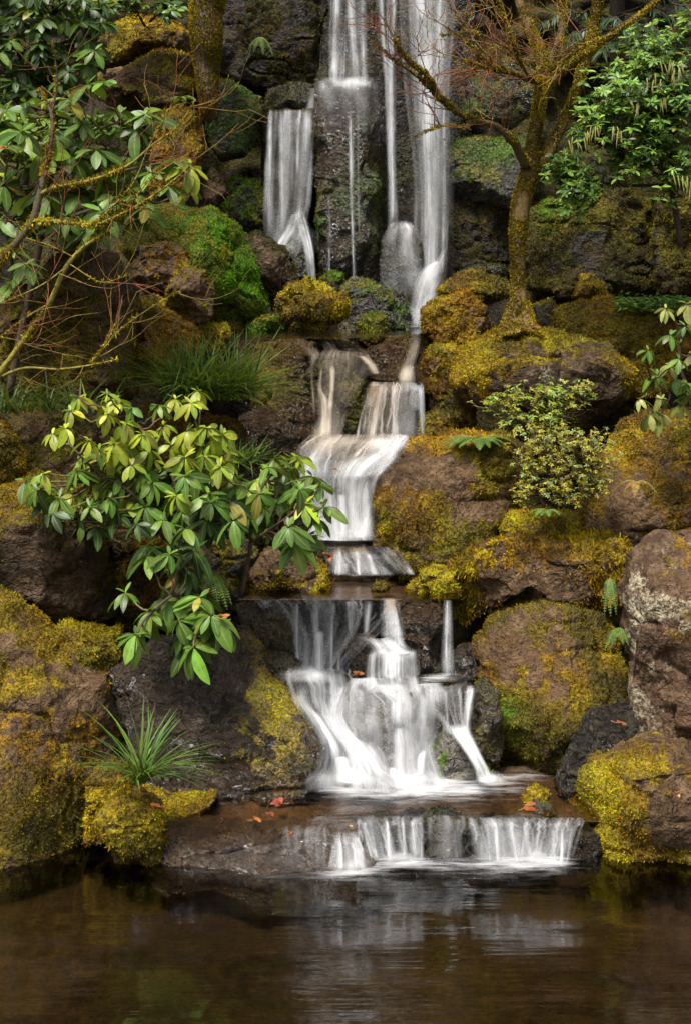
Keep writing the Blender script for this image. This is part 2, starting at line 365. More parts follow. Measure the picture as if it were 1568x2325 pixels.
def rock(name, label, pts, d, mat='dry', th=None, pal='gold', cover=0.4, up=0.35, seed=None, sub=None, amp=0.042, cuts=8, boxy=0.58,
         blobs=(), dens=8500, mlen=0.016, drape=0.6, cat='rock', group=None, patch=2.6, contrast=0.36, pals=(), lean=0.0, bal=0.0):
    pts = np.asarray(pts, float); seed = seed if seed is not None else (len(ROCKV) * 37 + 11)
    rg = np.random.default_rng(seed)
    x0, y0 = pts.min(0); x1, y1 = pts.max(0); a2 = np.roll(pts, -1, 0)
    cr = pts[:, 0] * a2[:, 1] - a2[:, 0] * pts[:, 1]; A = cr.sum() / 2
    cx = ((pts[:, 0] + a2[:, 0]) * cr).sum() / (6 * A); cy = ((pts[:, 1] + a2[:, 1]) * cr).sum() / (6 * A)
    wpx = max(x1 - x0, y1 - y0)
    if th is None: th = 0.36 * (0.5 * (x1 - x0) + 0.5 * (y1 - y0)) / F * d
    dc = d + th
    if sub is None: sub = 6 if wpx > 130 else 5
    D, T = ico(sub)
    rho = np.hypot(D[:, 0], D[:, 2]); ang = np.arctan2(-D[:, 2], D[:, 0])     # picture v grows downward
    Rp = ray_poly(cx, cy, pts, ang) * 1.03
    rr = np.clip(rho, 0, 1) ** boxy; dep = np.sign(D[:, 1]) * np.abs(D[:, 1]) ** boxy
    q = np.stack([rr * np.cos(ang), dep, -rr * np.sin(ang)], 1)
    for k in range(cuts):                                                    # flat faces
        n = rg.normal(0, 1, 3); n[1] = -abs(n[1]) - 0.8; n[2] += 0.35; n[0] *= 1.1; n /= np.linalg.norm(n)
        off = np.percentile(q @ n, 100) * rg.uniform(0.60, 0.80); ex = np.maximum(q @ n - off, 0)
        q = q - ex[:, None] * n * 0.95
    rho2 = np.hypot(q[:, 0], q[:, 2]); sc = dc / F
    X = (cx - U0) * sc + Rp * rho2 * np.cos(ang) * sc
    Z = H - (cy - HV) * sc - Rp * rho2 * np.sin(ang) * sc
    Y = dc + th * q[:, 1] + lean * (Z - (H - (cy - HV) * sc))
    V = np.stack([X, Y, Z], 1); N = vnormals(V, T)
    size = wpx * sc; a = amp * min(size, 1.2)
    ds = a * fbm(V * (2.2 / max(size, .25)) + seed, 3, seed) + 0.020 * min(size, 1) * fbm(V * 5.0 + seed, 3, seed + 5) + 0.013 * fbm(V * 15, 3, seed + 8) + 0.007 * fbm(V * 42, 2, seed + 14)
    rid = 1 - np.abs(vnoise(V * np.array([3.0, 3.0, 7.0]) + seed, seed + 3)) ; ds = ds - 0.035 * min(size, 1) * sstep(0.88, 1.0, rid)
    V = V + N * ds[:, None]; N = vnormals(V, T)
    m = cover + 0.10 + up * N[:, 2] + 0.50 * fbm(V * patch + seed, 4, seed + 2, 0.62) + 0.30 * fbm(V * 15, 2, seed + 21)
    u = U0 + V[:, 0] / V[:, 1] * F; v = HV + (H - V[:, 2]) / V[:, 1] * F
    for bl in blobs:
        bu, bv, br, s = bl[:4]; bry = bl[4] if len(bl) > 4 else br
        m = m + s * np.exp(-(((u - bu) / br) ** 2 + ((v - bv) / bry) ** 2))
    m = sstep(0.5 - contrast, 0.5 + contrast, m)
    cols = pal_cols(V, pal, seed)
    for (bu, bv, br, pl) in pals:
        wgt = np.exp(-(((u - bu) ** 2 + (v - bv) ** 2) / br ** 2))[:, None]; cols = cols * (1 - wgt) + pal_cols(V, pl, seed) * wgt
    dm_add(V)
    org = np.array([V[:, 0].mean(), dc, V[:, 2].min()])
    o = mesh_obj(name, V, T, M[mat], None, org, attrs={'moss': m}, cols=cols)
    tag(o, label, cat, group)
    k = 0
    while (name, k) in ROCKV: k += 1
    ROCKV[(name, k)] = 1
    if dens > 0 and m.mean() > 0.02:
        b = moss_blades('moss', V, T, N, m, cols, o, org, seed + 1, dens, mlen, drape=drape)
    return o

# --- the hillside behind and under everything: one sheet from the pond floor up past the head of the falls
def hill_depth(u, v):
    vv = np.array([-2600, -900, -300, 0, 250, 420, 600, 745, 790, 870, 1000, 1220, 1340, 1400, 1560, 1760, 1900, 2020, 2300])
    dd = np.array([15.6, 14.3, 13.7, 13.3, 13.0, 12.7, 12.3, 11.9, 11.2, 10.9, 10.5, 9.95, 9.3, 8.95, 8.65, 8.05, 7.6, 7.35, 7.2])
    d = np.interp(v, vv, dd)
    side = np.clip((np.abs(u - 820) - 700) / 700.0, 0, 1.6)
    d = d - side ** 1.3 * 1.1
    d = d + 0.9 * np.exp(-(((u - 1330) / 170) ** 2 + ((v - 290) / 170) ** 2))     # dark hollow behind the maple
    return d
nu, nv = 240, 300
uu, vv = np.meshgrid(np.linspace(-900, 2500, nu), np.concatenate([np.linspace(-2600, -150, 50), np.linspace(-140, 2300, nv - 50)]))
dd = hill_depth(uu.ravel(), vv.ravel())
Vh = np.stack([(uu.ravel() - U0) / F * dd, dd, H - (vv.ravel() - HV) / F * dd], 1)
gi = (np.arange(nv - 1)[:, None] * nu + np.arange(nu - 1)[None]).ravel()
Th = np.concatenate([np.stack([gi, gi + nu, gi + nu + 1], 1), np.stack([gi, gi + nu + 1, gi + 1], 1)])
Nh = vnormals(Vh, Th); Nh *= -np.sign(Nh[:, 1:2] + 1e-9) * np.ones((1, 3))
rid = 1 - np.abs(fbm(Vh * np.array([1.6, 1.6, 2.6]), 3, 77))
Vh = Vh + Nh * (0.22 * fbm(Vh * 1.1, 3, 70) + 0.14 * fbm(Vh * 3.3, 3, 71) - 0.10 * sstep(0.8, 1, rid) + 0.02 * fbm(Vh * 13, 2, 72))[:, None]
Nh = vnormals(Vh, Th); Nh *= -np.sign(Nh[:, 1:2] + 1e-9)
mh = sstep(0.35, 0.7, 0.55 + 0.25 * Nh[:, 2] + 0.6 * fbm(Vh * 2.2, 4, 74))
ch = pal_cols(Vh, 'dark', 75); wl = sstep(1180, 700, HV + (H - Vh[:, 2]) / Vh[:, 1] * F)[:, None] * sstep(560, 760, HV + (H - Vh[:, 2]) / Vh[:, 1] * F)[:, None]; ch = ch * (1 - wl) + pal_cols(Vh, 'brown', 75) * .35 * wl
hill = mesh_obj('hillside', Vh, Th, M['soil'], attrs={'moss': mh}, cols=ch, kind='structure')  # soil and moss coloured dark so the gaps between rocks read as shaded
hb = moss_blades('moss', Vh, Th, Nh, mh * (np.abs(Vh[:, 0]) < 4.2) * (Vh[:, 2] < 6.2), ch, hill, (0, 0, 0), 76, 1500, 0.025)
# pond floor
gx, gy = np.meshgrid(np.linspace(-9, 9, 120), np.linspace(-1.0, 8.2, 90))
Vb = np.stack([gx.ravel(), gy.ravel(), -0.42 + 0 * gx.ravel()], 1); Vb[:, 2] += 0.10 * fbm(Vb * 1.4, 4, 81) + 0.22 * sstep(6.2, 7.2, Vb[:, 1])
gi = (np.arange(89)[:, None] * 120 + np.arange(119)[None]).ravel()
Qb = np.stack([gi, gi + 1, gi + 121, gi + 120], 1)
bed = mesh_obj('pond_floor', Vb, Qb, rock_mat('pond_floor', (0.045, 0.028, 0.012), (0.09, 0.055, 0.022), (0.13, 0.075, 0.03), 0.8, 0.01, cracks=0.0), kind='structure', attrs={'moss': np.zeros(len(Vb))}, cols=np.zeros((len(Vb), 3)))

rock('boulder', 'huge brown mossy boulder at the near left pond edge, pale bare band across its shoulder', [(-150,1400),(-40,1375),(0,1390),(60,1440),(120,1480),(180,1530),(240,1545),(252,1640),(262,1720),(245,1800),(190,1900),(110,1935),(0,1940),(-150,1940)], 6.95, 'dry', 0.55, 'brown', 0.52, 0.12, blobs=[(110,1510,120,-.5,50),(150,1590,70,-.35),(20,1470,60,-.25,30),(100,1730,90,-.35,25),(60,1900,140,.4,40),(120,1470,60,.35,30),(90,1820,150,.25)], pals=[(60,1910,70,'olive'),(60,1420,100,'yellow')], patch=3.2, boxy=.5)
rock('rock', 'small golden moss knob against the foot of the huge left boulder', [(195,1775),(235,1745),(285,1740),(300,1770),(290,1830),(255,1860),(240,1905),(195,1905)], 6.98, 'dry', 0.15, 'gold', 0.75)
rock('rock', 'low bright yellow moss mound between the huge left boulder and the rhododendron', [(95,1450),(140,1428),(200,1430),(262,1438),(280,1490),(255,1560),(180,1570),(110,1530)], 7.55, 'dry', 0.3, 'yellow', 0.85, pals=[(230,1530,60,'olive')])
rock('boulder', 'broad brown boulder with white lichen spots left of the rhododendron', [(-150,1095),(0,1085),(100,1082),(180,1110),(215,1180),(240,1300),(252,1400),(190,1440),(60,1445),(-150,1440)], 7.85, 'bare', 0.5, 'brown', 0.28, 0.3, blobs=[(60,1110,150,.5,40),(10,1200,60,.4,90),(230,1330,30,.5,120),(130,1280,90,-.4)], pals=[(80,1090,120,'gold'),(230,1330,50,'olive')], boxy=.5)
rock('boulder', 'brown half bare rock under the grass at left, above the lichen spotted boulder', [(10,1010),(60,962),(150,945),(260,955),(310,1050),(260,1120),(100,1130),(0,1110)], 8.45, 'dry', 0.35, 'olive', 0.35, 0.4)
rock('rock', 'rust orange mossy rock cut by the left picture edge below the grass', [(-90,980),(0,960),(35,1000),(50,1060),(20,1100),(-90,1110)], 8.2, 'dry', 0.2, 'rust', 0.7)
rock('boulder', 'large dark wet boulder with a golden moss ridge below the rhododendron', [(252,1520),(330,1470),(430,1435),(520,1412),(570,1430),(620,1490),(660,1555),(720,1640),(737,1690),(715,1745),(640,1790),(520,1812),(440,1805),(330,1790),(262,1710)], 7.32, 'wet', 0.42, 'gold', -0.12, 0.05, blobs=[(625,1580,75,1.0,190),(570,1450,60,.6,45),(660,1740,110,.6,55),(380,1600,130,-.5)], pals=[(700,1740,50,'olive'),(600,1570,90,'yellow')], boxy=.55, lean=.12, amp=.04)
rock('rock', 'bright yellow mossy block standing in the pond beside the brown leaf', [(230,1850),(262,1815),(320,1800),(362,1835),(372,1900),(362,1965),(262,1970),(250,1905)], 6.85, 'dry', 0.17, 'gold', 0.75, 0.3, pals=[(270,1840,60,'yellow'),(300,1940,60,'olive')])
rock('flat_rock', 'flat grey brown slab with yellow moss edge under the grass tuft', [(290,1815),(340,1790),(420,1785),(490,1802),(470,1838),(400,1872),(330,1868)], 7.1, 'dry', 0.3, 'yellow', 0.35, 0.2, blobs=[(340,1830,40,.4)])
rock('flat_rock', 'wide wet brown ledge slab that thin water slides over into the pond at the front', [(355,1896),(450,1884),(600,1876),(760,1880),(812,1898),(838,1958),(800,2010),(500,2010),(365,2000)], 6.9, 'slab', 0.16, 'olive', 0.0, 0.0, amp=.06, boxy=.45, cuts=3, dens=0, lean=.55)
rock('rock', 'dark wet rock at the left end of the main cascade under the fern', [(535,1385),(620,1372),(662,1400),(672,1480),(640,1545),(600,1485),(560,1445)], 8.05, 'wet', 0.25, 'dark', 0.3)
rock('rock', 'small rounded wet rock tucked against the gold ridge beside the main cascade', [(598,1492),(640,1485),(680,1505),(686,1540),(655,1560),(615,1545)], 7.9, 'wet', 0.13, 'dark', 0.1)
rock('flat_rock', 'flat ledge rock with a yellow moss rim at the left of the middle pool', [(545,1300),(600,1255),(690,1258),(738,1292),(742,1348),(600,1360),(555,1345)], 8.45, 'dry', 0.28, 'yellow', 0.4, 0.1, blobs=[(650,1330,110,.4,22),(735,1320,14,.5,40)])
rock('rock', 'wet black rock behind the low rhododendron leaves at the small step fall', [(650,1240),(700,1222),(745,1240),(748,1300),(690,1310),(650,1290)], 8.95, 'wet', 0.16, 'dark', 0.1)
rock('boulder', 'tall dark olive boulder filling the shade behind the bare yellow branches', [(-70,740),(40,660),(110,590),(200,548),(265,580),(316,655),(312,715),(296,780),(302,885),(200,905),(60,900),(-70,870)], 8.95, 'dry', 0.55, 'olive', 0.36, 0.15, blobs=[(190,800,100,.15),(300,800,20,.4,90)], pals=[(230,700,120,'brown')], boxy=.5)
rock('boulder', 'large green velvet moss boulder left of the falls, its right flank vivid green', [(262,560),(320,490),(400,466),(470,482),(540,525),(590,610),(618,690),(590,730),(490,735),(420,690),(330,620)], 10.2, 'dark', 0.6, 'olive', 0.85, 0.2, pals=[(560,610,85,'vivid'),(400,485,90,'green'),(550,690,70,'vivid'),(500,540,60,'vivid')], contrast=.2, mlen=.011, dens=14000)
rock('rock', 'rounded brown rock with a yellow moss rim below the green velvet boulder', [(298,605),(330,563),(380,552),(424,570),(432,610),(405,660),(330,675)], 9.95, 'dry', 0.3, 'gold', 0.35, 0.2, blobs=[(415,580,25,.5)])
rock('rock', 'blocky brown rock wedged between the rounded rock and the green velvet boulder', [(383,660),(420,612),(470,606),(482,660),(480,722),(430,738),(390,705)], 9.85, 'dry', 0.22, 'brown', 0.4, 0.2)
rock('boulder', 'sloping golden orange moss rock above the big grass clump', [(290,690),(350,672),(400,700),(442,742),(462,795),(430,850),(300,860)], 9.6, 'dry', 0.4, 'gold', 0.75, 0.1, pals=[(330,760,60,'rust')])
rock('boulder', 'dark speckled bare rock between green boulder and left basin curtain', [(538,545),(580,528),(642,562),(652,600),(684,645),(655,695),(620,705),(588,645)], 10.75, 'bare', 0.28, 'dark', 0.2)
rock('rock', 'shaggy moss topped rock with hanging tufts at the edge of the upper pool', [(643,685),(658,648),(700,632),(750,658),(768,690),(745,740),(730,768),(660,762),(640,722)], 10.45, 'dark', 0.25, 'gold', 0.8, 0.2, mlen=.018, drape=1.5, amp=.22, pals=[(715,650,45,'yellow'),(700,740,40,'olive')])
rock('rock', 'low brown moss hump beside the upper pool, left of two', [(490,735),(520,716),(560,718),(572,740),(560,758),(500,758)], 10.55, 'dark', 0.15, 'brown', 0.85, sub=5)
rock('rock', 'low green moss hump between shaggy rock and brown moss hump', [(562,735),(600,714),(640,716),(655,745),(640,760),(570,758)], 10.5, 'dark', 0.15, 'green', 0.85)
rock('rock', 'small yellow green tuft rock above the left end of the big grass clump', [(448,760),(475,735),(515,738),(524,762),(505,800),(460,800)], 10.1, 'dark', 0.15, 'yellow', 0.6)
rock('boulder', 'wet sloping slab with a mossy middle left of the forked cascade', [(492,795),(540,762),(640,766),(718,778),(735,830),(722,880),(724,960),(700,1010),(640,1040),(590,1010),(555,945),(515,885)], 10.0, 'wet', 0.4, 'gold', 0.2, 0.1, blobs=[(600,850,40,.6,60),(620,950,40,.4,50),(690,900,40,-.4,90)], pals=[(625,950,60,'olive')], lean=.25)
rock('rock', 'dark wet rock at the foot of the sloping slab beside the white fan of water', [(548,945),(610,920),(690,985),(705,1035),(660,1075),(580,1080),(545,1020)], 9.85, 'wet', 0.25, 'dark', 0.15)
rock('boulder', 'wet grey boulder with green moss left of the basin curtain', [(468,212),(490,180),(545,184),(592,212),(612,250),(592,300),(560,347),(500,360),(464,312)], 11.85, 'wetgrey', 0.4, 'green', 0.25, 0.2, blobs=[(560,270,40,.3)])
rock('boulder', 'upper one of two gold mossed boulders beneath the dark top left shrub', [(225,60),(290,32),(380,42),(430,85),(445,130),(330,120),(260,150),(215,150)], 12.3, 'dry', 0.4, 'gold', 0.55, 0.3, pals=[(240,110,60,'olive')])
rock('boulder', 'lower rounded brown gold boulder with a bare grey brow at upper left', [(218,165),(300,150),(365,108),(430,122),(445,200),(405,245),(260,238),(215,205)], 11.7, 'dry', 0.4, 'gold', 0.42, 0.2, blobs=[(300,165,60,-.4,22),(370,120,30,.3)], pals=[(330,220,90,'olive')])
rock('boulder', 'brown rock with orange moss between the left shrub and the wet grey boulder', [(335,300),(360,252),(405,238),(446,250),(460,320),(448,400),(400,440),(340,430)], 11.4, 'dry', 0.3, 'rust', 0.5, 0.2, blobs=[(420,255,40,.5)], pals=[(420,255,50,'gold')])
rock('rock', 'small knobbly dark brown rock below the wet grey boulder', [(446,400),(480,380),(510,400),(515,440),(490,470),(450,460)], 11.6, 'bare', 0.18, 'dark', 0.2)
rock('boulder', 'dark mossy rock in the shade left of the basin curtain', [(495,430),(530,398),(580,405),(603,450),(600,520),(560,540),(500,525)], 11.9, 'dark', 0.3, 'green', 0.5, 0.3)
rock('cliff', 'black mossy cliff face above the basin, left of the falling streams', [(500,-60),(620,-80),(745,-60),(745,100),(725,190),(690,215),(600,190),(545,170),(505,120)], 12.55, 'dark', 0.3, 'dark', 0.5, 0.1, cuts=8, cat='cliff', amp=.09)
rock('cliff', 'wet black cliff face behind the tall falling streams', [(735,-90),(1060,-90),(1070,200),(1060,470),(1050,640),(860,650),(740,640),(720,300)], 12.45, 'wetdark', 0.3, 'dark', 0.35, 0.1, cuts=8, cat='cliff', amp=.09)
rock('rock_pillar', 'tall wet upright rock pillar between basin curtain and tall falls', [(714,225),(728,196),(780,189),(838,198),(862,240),(857,350),(862,450),(872,560),(865,655),(800,655),(740,640),(722,500),(727,380),(714,300)], 11.75, 'wet', 0.35, 'dark', 0.18, 0.0, blobs=[(850,400,20,.3,150),(720,480,14,.4,150),(840,560,30,.3)], boxy=.5, amp=.03, cat='rock', pals=[(720,480,60,'green'),(850,450,60,'green')])
rock('rock', 'wet mossy rock brow above the basin left of the pillar', [(598,235),(610,200),(660,185),(712,195),(722,240),(715,262),(605,262)], 12.05, 'wetgrey', 0.3, 'dark', 0.4)
rock('rock', 'basin lip stone from which the left curtain drops', [(600,250),(650,243),(716,246),(718,300),(712,420),(705,560),(604,560),(598,420)], 12.15, 'dark', 0.2, 'dark', 0.2, boxy=.4, cuts=2)
rock('rock', 'grey cone shaped rock splitting the foot of the basin curtain', [(632,590),(655,525),(678,494),(698,520),(708,600),(706,655),(650,655),(634,640)], 11.45, 'wetgrey', 0.25, 'green', 0.25)
rock('rock', 'rounded rock veiled by white splash at the foot of the middle stream', [(868,545),(888,514),(932,514),(953,552),(955,650),(868,650)], 11.6, 'wetgrey', 0.22, 'dark', 0.2)
rock('rock', 'broad wet grey rock at the foot of the pillar beside the white plunge', [(772,700),(788,660),(860,650),(912,664),(928,700),(923,748),(850,760),(778,755)], 10.9, 'wetgrey', 0.28, 'green', 0.3, 0.2, blobs=[(900,680,30,.3)])
rock('rock', 'dark mossy stone at the foot of the pillar, left of the broad wet rock', [(725,640),(750,615),(775,625),(775,665),(740,672)], 11.2, 'dark', 0.14, 'green', 0.5)
rock('rock', 'low green stone between pillar foot and broad wet rock', [(768,655),(800,630),(850,640),(850,670),(780,680)], 11.15, 'wetgrey', 0.14, 'green', 0.5)
rock('rock', 'little round moss ball rock on the lip of the upper pool', [(814,740),(825,714),(850,707),(874,718),(880,745),(860,778),(825,776)], 10.4, 'dark', 0.13, 'olive', 0.95, dens=7000, pals=[(845,715,30,'green')])
rock('rock', 'small wet rock with moss below the little moss ball', [(760,765),(785,730),(810,745),(815,790),(780,800)], 10.3, 'wet', 0.12, 'olive', 0.3)
rock('rock', 'wet sloping rock under the brown slide right of the forked cascade', [(815,800),(870,762),(935,755),(952,800),(925,850),(900,870),(838,858)], 10.25, 'wet', 0.2, 'olive', 0.25, 0.1)
rock('rock', 'dark ledge stone hidden behind the square white curtain', [(832,880),(900,868),(965,874),(968,940),(962,1010),(800,1010),(822,930)], 10.05, 'dark', 0.25, 'dark', 0.2, boxy=.4)
rock('rock', 'green wet rock dividing the forked cascade', [(762,870),(790,838),(835,860),(828,920),(806,1000),(765,1000),(772,930)], 9.98, 'wetgrey', 0.2, 'green', 0.45)
rock('rock', 'dark rock the left fork of the cascade runs over', [(700,850),(760,820),(790,850),(775,930),(770,1010),(690,1020),(712,930)], 10.1, 'wet', 0.2, 'dark', 0.1)
rock('boulder', 'broad sloping rock under the white fan of water', [(660,1060),(720,990),(960,985),(960,1040),(870,1090),(858,1240),(740,1240),(690,1160)], 9.5, 'wet', 0.35, 'dark', 0.05, lean=.75, amp=.03, cuts=3, dens=0)
rock('rock', 'small bare wet stone at the foot of the white fan by the big right boulder', [(815,1215),(830,1185),(852,1175),(862,1220)], 9.25, 'wet', 0.1, 'dark', 0.0, dens=0)
rock('flat_rock', 'brown wet step stone under the small fan fall of the middle pool', [(735,1252),(800,1236),(880,1238),(930,1280),(950,1318),(740,1318)], 9.0, 'wet', 0.25, 'dark', 0.0, lean=.4, dens=0)
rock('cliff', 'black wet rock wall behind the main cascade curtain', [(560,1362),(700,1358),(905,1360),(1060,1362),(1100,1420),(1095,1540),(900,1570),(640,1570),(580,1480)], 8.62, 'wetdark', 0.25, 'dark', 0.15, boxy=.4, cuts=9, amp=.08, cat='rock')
rock('rock', 'upright wet block between main cascade and thin right column', [(900,1375),(915,1357),(1003,1357),(1012,1400),(1008,1480),(1000,1545),(950,1545),(920,1460)], 8.38, 'wet', 0.22, 'dark', 0.12, boxy=.45, blobs=[(1000,1430,14,.4,70)])
rock('rock', 'wet brown rock in the middle of the main cascade left of its step', [(768,1540),(775,1462),(800,1448),(850,1455),(865,1490),(830,1560),(790,1570)], 8.2, 'wet', 0.2, 'olive', 0.12)
rock('rock', 'stone step that the main cascade pours over', [(832,1500),(870,1480),(940,1484),(955,1510),(955,1570),(830,1570)], 8.2, 'wet', 0.2, 'dark', 0.0, boxy=.45, dens=0)
rock('boulder', 'bare grey triangular rock standing in the foot of the main cascade', [(782,1610),(798,1566),(860,1553),(945,1562),(992,1615),(1018,1655),(1000,1720),(930,1775),(850,1740),(795,1660)], 7.72, 'grey', 0.22, 'dark', 0.08, 0, boxy=.5, blobs=[(860,1660,60,.15)], dens=1500)
rock('rock', 'pointed grey rock below the triangular rock at the foot of the right slide', [(955,1770),(965,1725),(1010,1656),(1062,1692),(1112,1765),(1060,1790),(960,1785)], 7.66, 'grey', 0.18, 'green', 0.2, 0.0, boxy=.55)
rock('rock', 'rock under the white left lobe of the main cascade', [(650,1545),(720,1525),(790,1545),(790,1610),(860,1720),(890,1800),(720,1800),(735,1690),(690,1610)], 8.0, 'wet', 0.2, 'dark', 0.05, lean=.35, dens=0)
rock('rock', 'ledge stone under the little right basin curtain', [(950,1556),(1000,1548),(1085,1552),(1100,1600),(1080,1680),(1040,1690),(990,1620)], 8.2, 'wet', 0.2, 'dark', 0.1, boxy=.45)
rock('rock', 'small wet brown stone right of the thin column of water', [(1028,1480),(1060,1468),(1095,1474),(1098,1535),(1030,1540)], 8.32, 'wet', 0.14, 'dark', 0.1, boxy=.45)
rock('rock', 'flat little rock with moss cap in foam at the cascade foot', [(795,1800),(820,1783),(850,1775),(880,1780),(910,1803),(860,1815)], 7.5, 'wet', 0.09, 'green', 0.2, blobs=[(865,1795,18,.6)])
rock('rock', 'front lip stone behind the left pond curtain', [(795,1866),(860,1858),(970,1856),(975,1900),(970,2000),(815,2000)], 7.08, 'wetdark', 0.12, 'dark', 0.0, boxy=.35, cuts=0, dens=0)
rock('rock', 'dark wet lip block between the two front pond curtains', [(958,1862),(1000,1845),(1050,1845),(1066,1870),(1062,2000),(965,2000)], 7.0, 'wet', 0.14, 'dark', 0.15, boxy=.5)
rock('rock', 'long lip stone behind the right pond curtain', [(1055,1872),(1150,1866),(1345,1888),(1345,2000),(1060,2000)], 7.08, 'wetdark', 0.12, 'dark', 0.0, boxy=.35, cuts=0, dens=0)
# right bank
rock('rock', 'rusty moss rock with a pale lichen spot right of the white plunge', [(958,705),(985,676),(1055,668),(1102,700),(1108,745),(1065,785),(990,795),(960,750)], 10.35, 'dry', 0.3, 'rust', 0.6, 0.2, pals=[(985,690,40,'gold')])
rock('rock', 'flat olive mossed rock behind the rusty rock at the falls foot', [(996,655),(1040,622),(1100,614),(1152,636),(1156,668),(1085,694),(1010,684)], 10.9, 'dry', 0.3, 'olive', 0.55, 0.2, pals=[(1050,640,60,'gold')])
rock('rock', 'brown mossy rubble under the rusty rock beside the square curtain', [(955,830),(985,785),(1040,775),(1060,830),(1040,900),(985,905),(958,870)], 10.0, 'dry', 0.2, 'gold', 0.55, 0.2)
rock('rock', 'little yellow mossy rock right of the square curtain foot', [(952,1000),(962,945),(990,922),(1030,945),(1042,1000),(1000,1012)], 9.7, 'dry', 0.15, 'gold', 0.7)
rock('rock', 'shaded brown rock under the left end of the long capped boulder', [(1000,920),(1020,885),(1070,900),(1080,960),(1040,985),(1010,960)], 9.9, 'dark', 0.15, 'brown', 0.4)
rock('boulder', 'long boulder with golden moss cap and bare rough front below the maple', [(1022,830),(1050,785),(1120,760),(1200,748),(1320,752),(1400,780),(1446,838),(1442,910),(1400,965),(1320,995),(1230,965),(1150,920),(1060,918),(1025,870)], 9.35, 'bare', 0.5, 'gold', 0.3, 0.35, blobs=[(1100,820,90,.5,70),(1430,860,30,.5,80),(1270,860,90,-.6,70),(1250,760,180,.4,22)], pals=[(1070,830,70,'yellow'),(1250,755,160,'yellow')], boxy=.5)
rock('boulder', 'broad gold and rust mossed boulder behind the long capped boulder, right of the maple foot', [(1250,705),(1330,682),(1450,690),(1545,716),(1580,790),(1500,880),(1420,890),(1350,800),(1270,770)], 10.0, 'dry', 0.45, 'gold', 0.6, 0.25, pals=[(1330,730,80,'rust'),(1450,790,90,'brown')])
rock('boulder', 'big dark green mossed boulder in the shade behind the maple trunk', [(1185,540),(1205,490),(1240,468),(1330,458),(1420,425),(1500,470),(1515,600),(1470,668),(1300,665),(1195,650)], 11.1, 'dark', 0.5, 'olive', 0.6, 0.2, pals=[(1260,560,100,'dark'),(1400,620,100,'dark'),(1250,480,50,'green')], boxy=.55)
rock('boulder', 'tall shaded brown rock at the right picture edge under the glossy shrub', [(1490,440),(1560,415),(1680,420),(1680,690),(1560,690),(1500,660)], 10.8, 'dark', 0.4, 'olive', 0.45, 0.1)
rock('boulder', 'grey boulder with a green cap high behind the red maple twigs', [(1055,200),(1090,155),(1150,135),(1212,165),(1216,250),(1150,292),(1060,258)], 12.0, 'wetgrey', 0.35, 'green', 0.35, 0.3, pals=[(1130,240,60,'dark')])
rock('boulder', 'wet boulder with green moss right of the tall falls', [(1000,360),(1050,312),(1140,306),(1212,318),(1208,400),(1155,475),(1080,470),(1002,430)], 11.8, 'wetgrey', 0.4, 'green', 0.35, 0.3, blobs=[(1060,340,50,.25),(1170,420,40,-.4)])
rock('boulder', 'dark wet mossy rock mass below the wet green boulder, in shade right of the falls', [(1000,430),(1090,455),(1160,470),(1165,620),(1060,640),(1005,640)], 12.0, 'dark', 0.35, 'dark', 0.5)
rock('boulder', 'big square shouldered brown boulder with bright moss ridge right of the white fan', [(846,1075),(878,1040),(960,1014),(1060,1000),(1140,998),(1205,1040),(1210,1130),(1150,1210),(1050,1300),(960,1310),(900,1280),(846,1230)], 8.75, 'dry', 0.45, 'gold', 0.50, 0.0, blobs=[(990,1060,100,-.5,40),(1120,1080,40,.5,60),(870,1180,24,.45,90),(920,1110,40,-.2)], pals=[(1130,1085,45,'yellow'),(870,1170,30,'olive'),(1060,1210,90,'olive')], boxy=.5, cuts=6)
rock('boulder', 'sloping golden moss bank boulder at the right edge above the pale lichen pillar', [(1295,1240),(1320,1140),(1375,1025),(1425,950),(1500,935),(1660,930),(1660,1260),(1400,1270)], 8.6, 'dry', 0.5, 'gold', 0.52, 0.2, blobs=[(1450,1150,90,-.3),(1340,1130,40,.4,90)], pals=[(1350,1120,60,'yellow'),(1480,1000,70,'yellow'),(1500,1150,90,'brown')], lean=.3)
rock('flat_rock', 'overhanging slab with hanging golden moss above a black hollow', [(1022,1300),(1060,1255),(1100,1228),(1180,1214),(1290,1232),(1400,1222),(1430,1280),(1395,1350),(1280,1372),(1180,1352),(1100,1375),(1060,1430),(1025,1400)], 8.2, 'dry', 0.38, 'gold', 0.42, 0.15, blobs=[(1050,1340,40,.6,80),(1130,1250,50,-.4,25),(1150,1330,70,-.8,30),(1290,1345,80,-.5,25)], mlen=.03, drape=1.0)
rock('boulder', 'large rounded gold and rust mossed boulder under the overhanging slab', [(1090,1490),(1135,1425),(1250,1370),(1370,1398),(1412,1460),(1424,1580),(1405,1690),(1300,1765),(1180,1762),(1135,1690),(1105,1600)], 7.75, 'dry', 0.5, 'gold', 0.64, 0.1, blobs=[(1130,1480,50,-.4),(1240,1590,50,-.3),(1240,1700,120,.2)], pals=[(1190,1690,90,'olive'),(1300,1720,90,'dark'),(1290,1470,80,'rust'),(1150,1620,50,'green')], boxy=.55)
rock('rock', 'narrow dark mossy rock at the right side of the little basin curtain', [(1062,1580),(1098,1538),(1128,1580),(1142,1680),(1125,1755),(1085,1720)], 7.85, 'wet', 0.15, 'olive', 0.4)
rock('rock_pillar', 'tall brown standing rock crusted with pale lichen at the right edge', [(1420,1345),(1440,1265),(1500,1212),(1568,1200),(1680,1205),(1680,1740),(1452,1735),(1432,1620),(1425,1480)], 7.35, 'lichen', 0.4, 'brown', 0.12, 0.2, blobs=[(1530,1205,60,.3,20),(1450,1450,50,-.5,250)], dens=3500, boxy=.5)
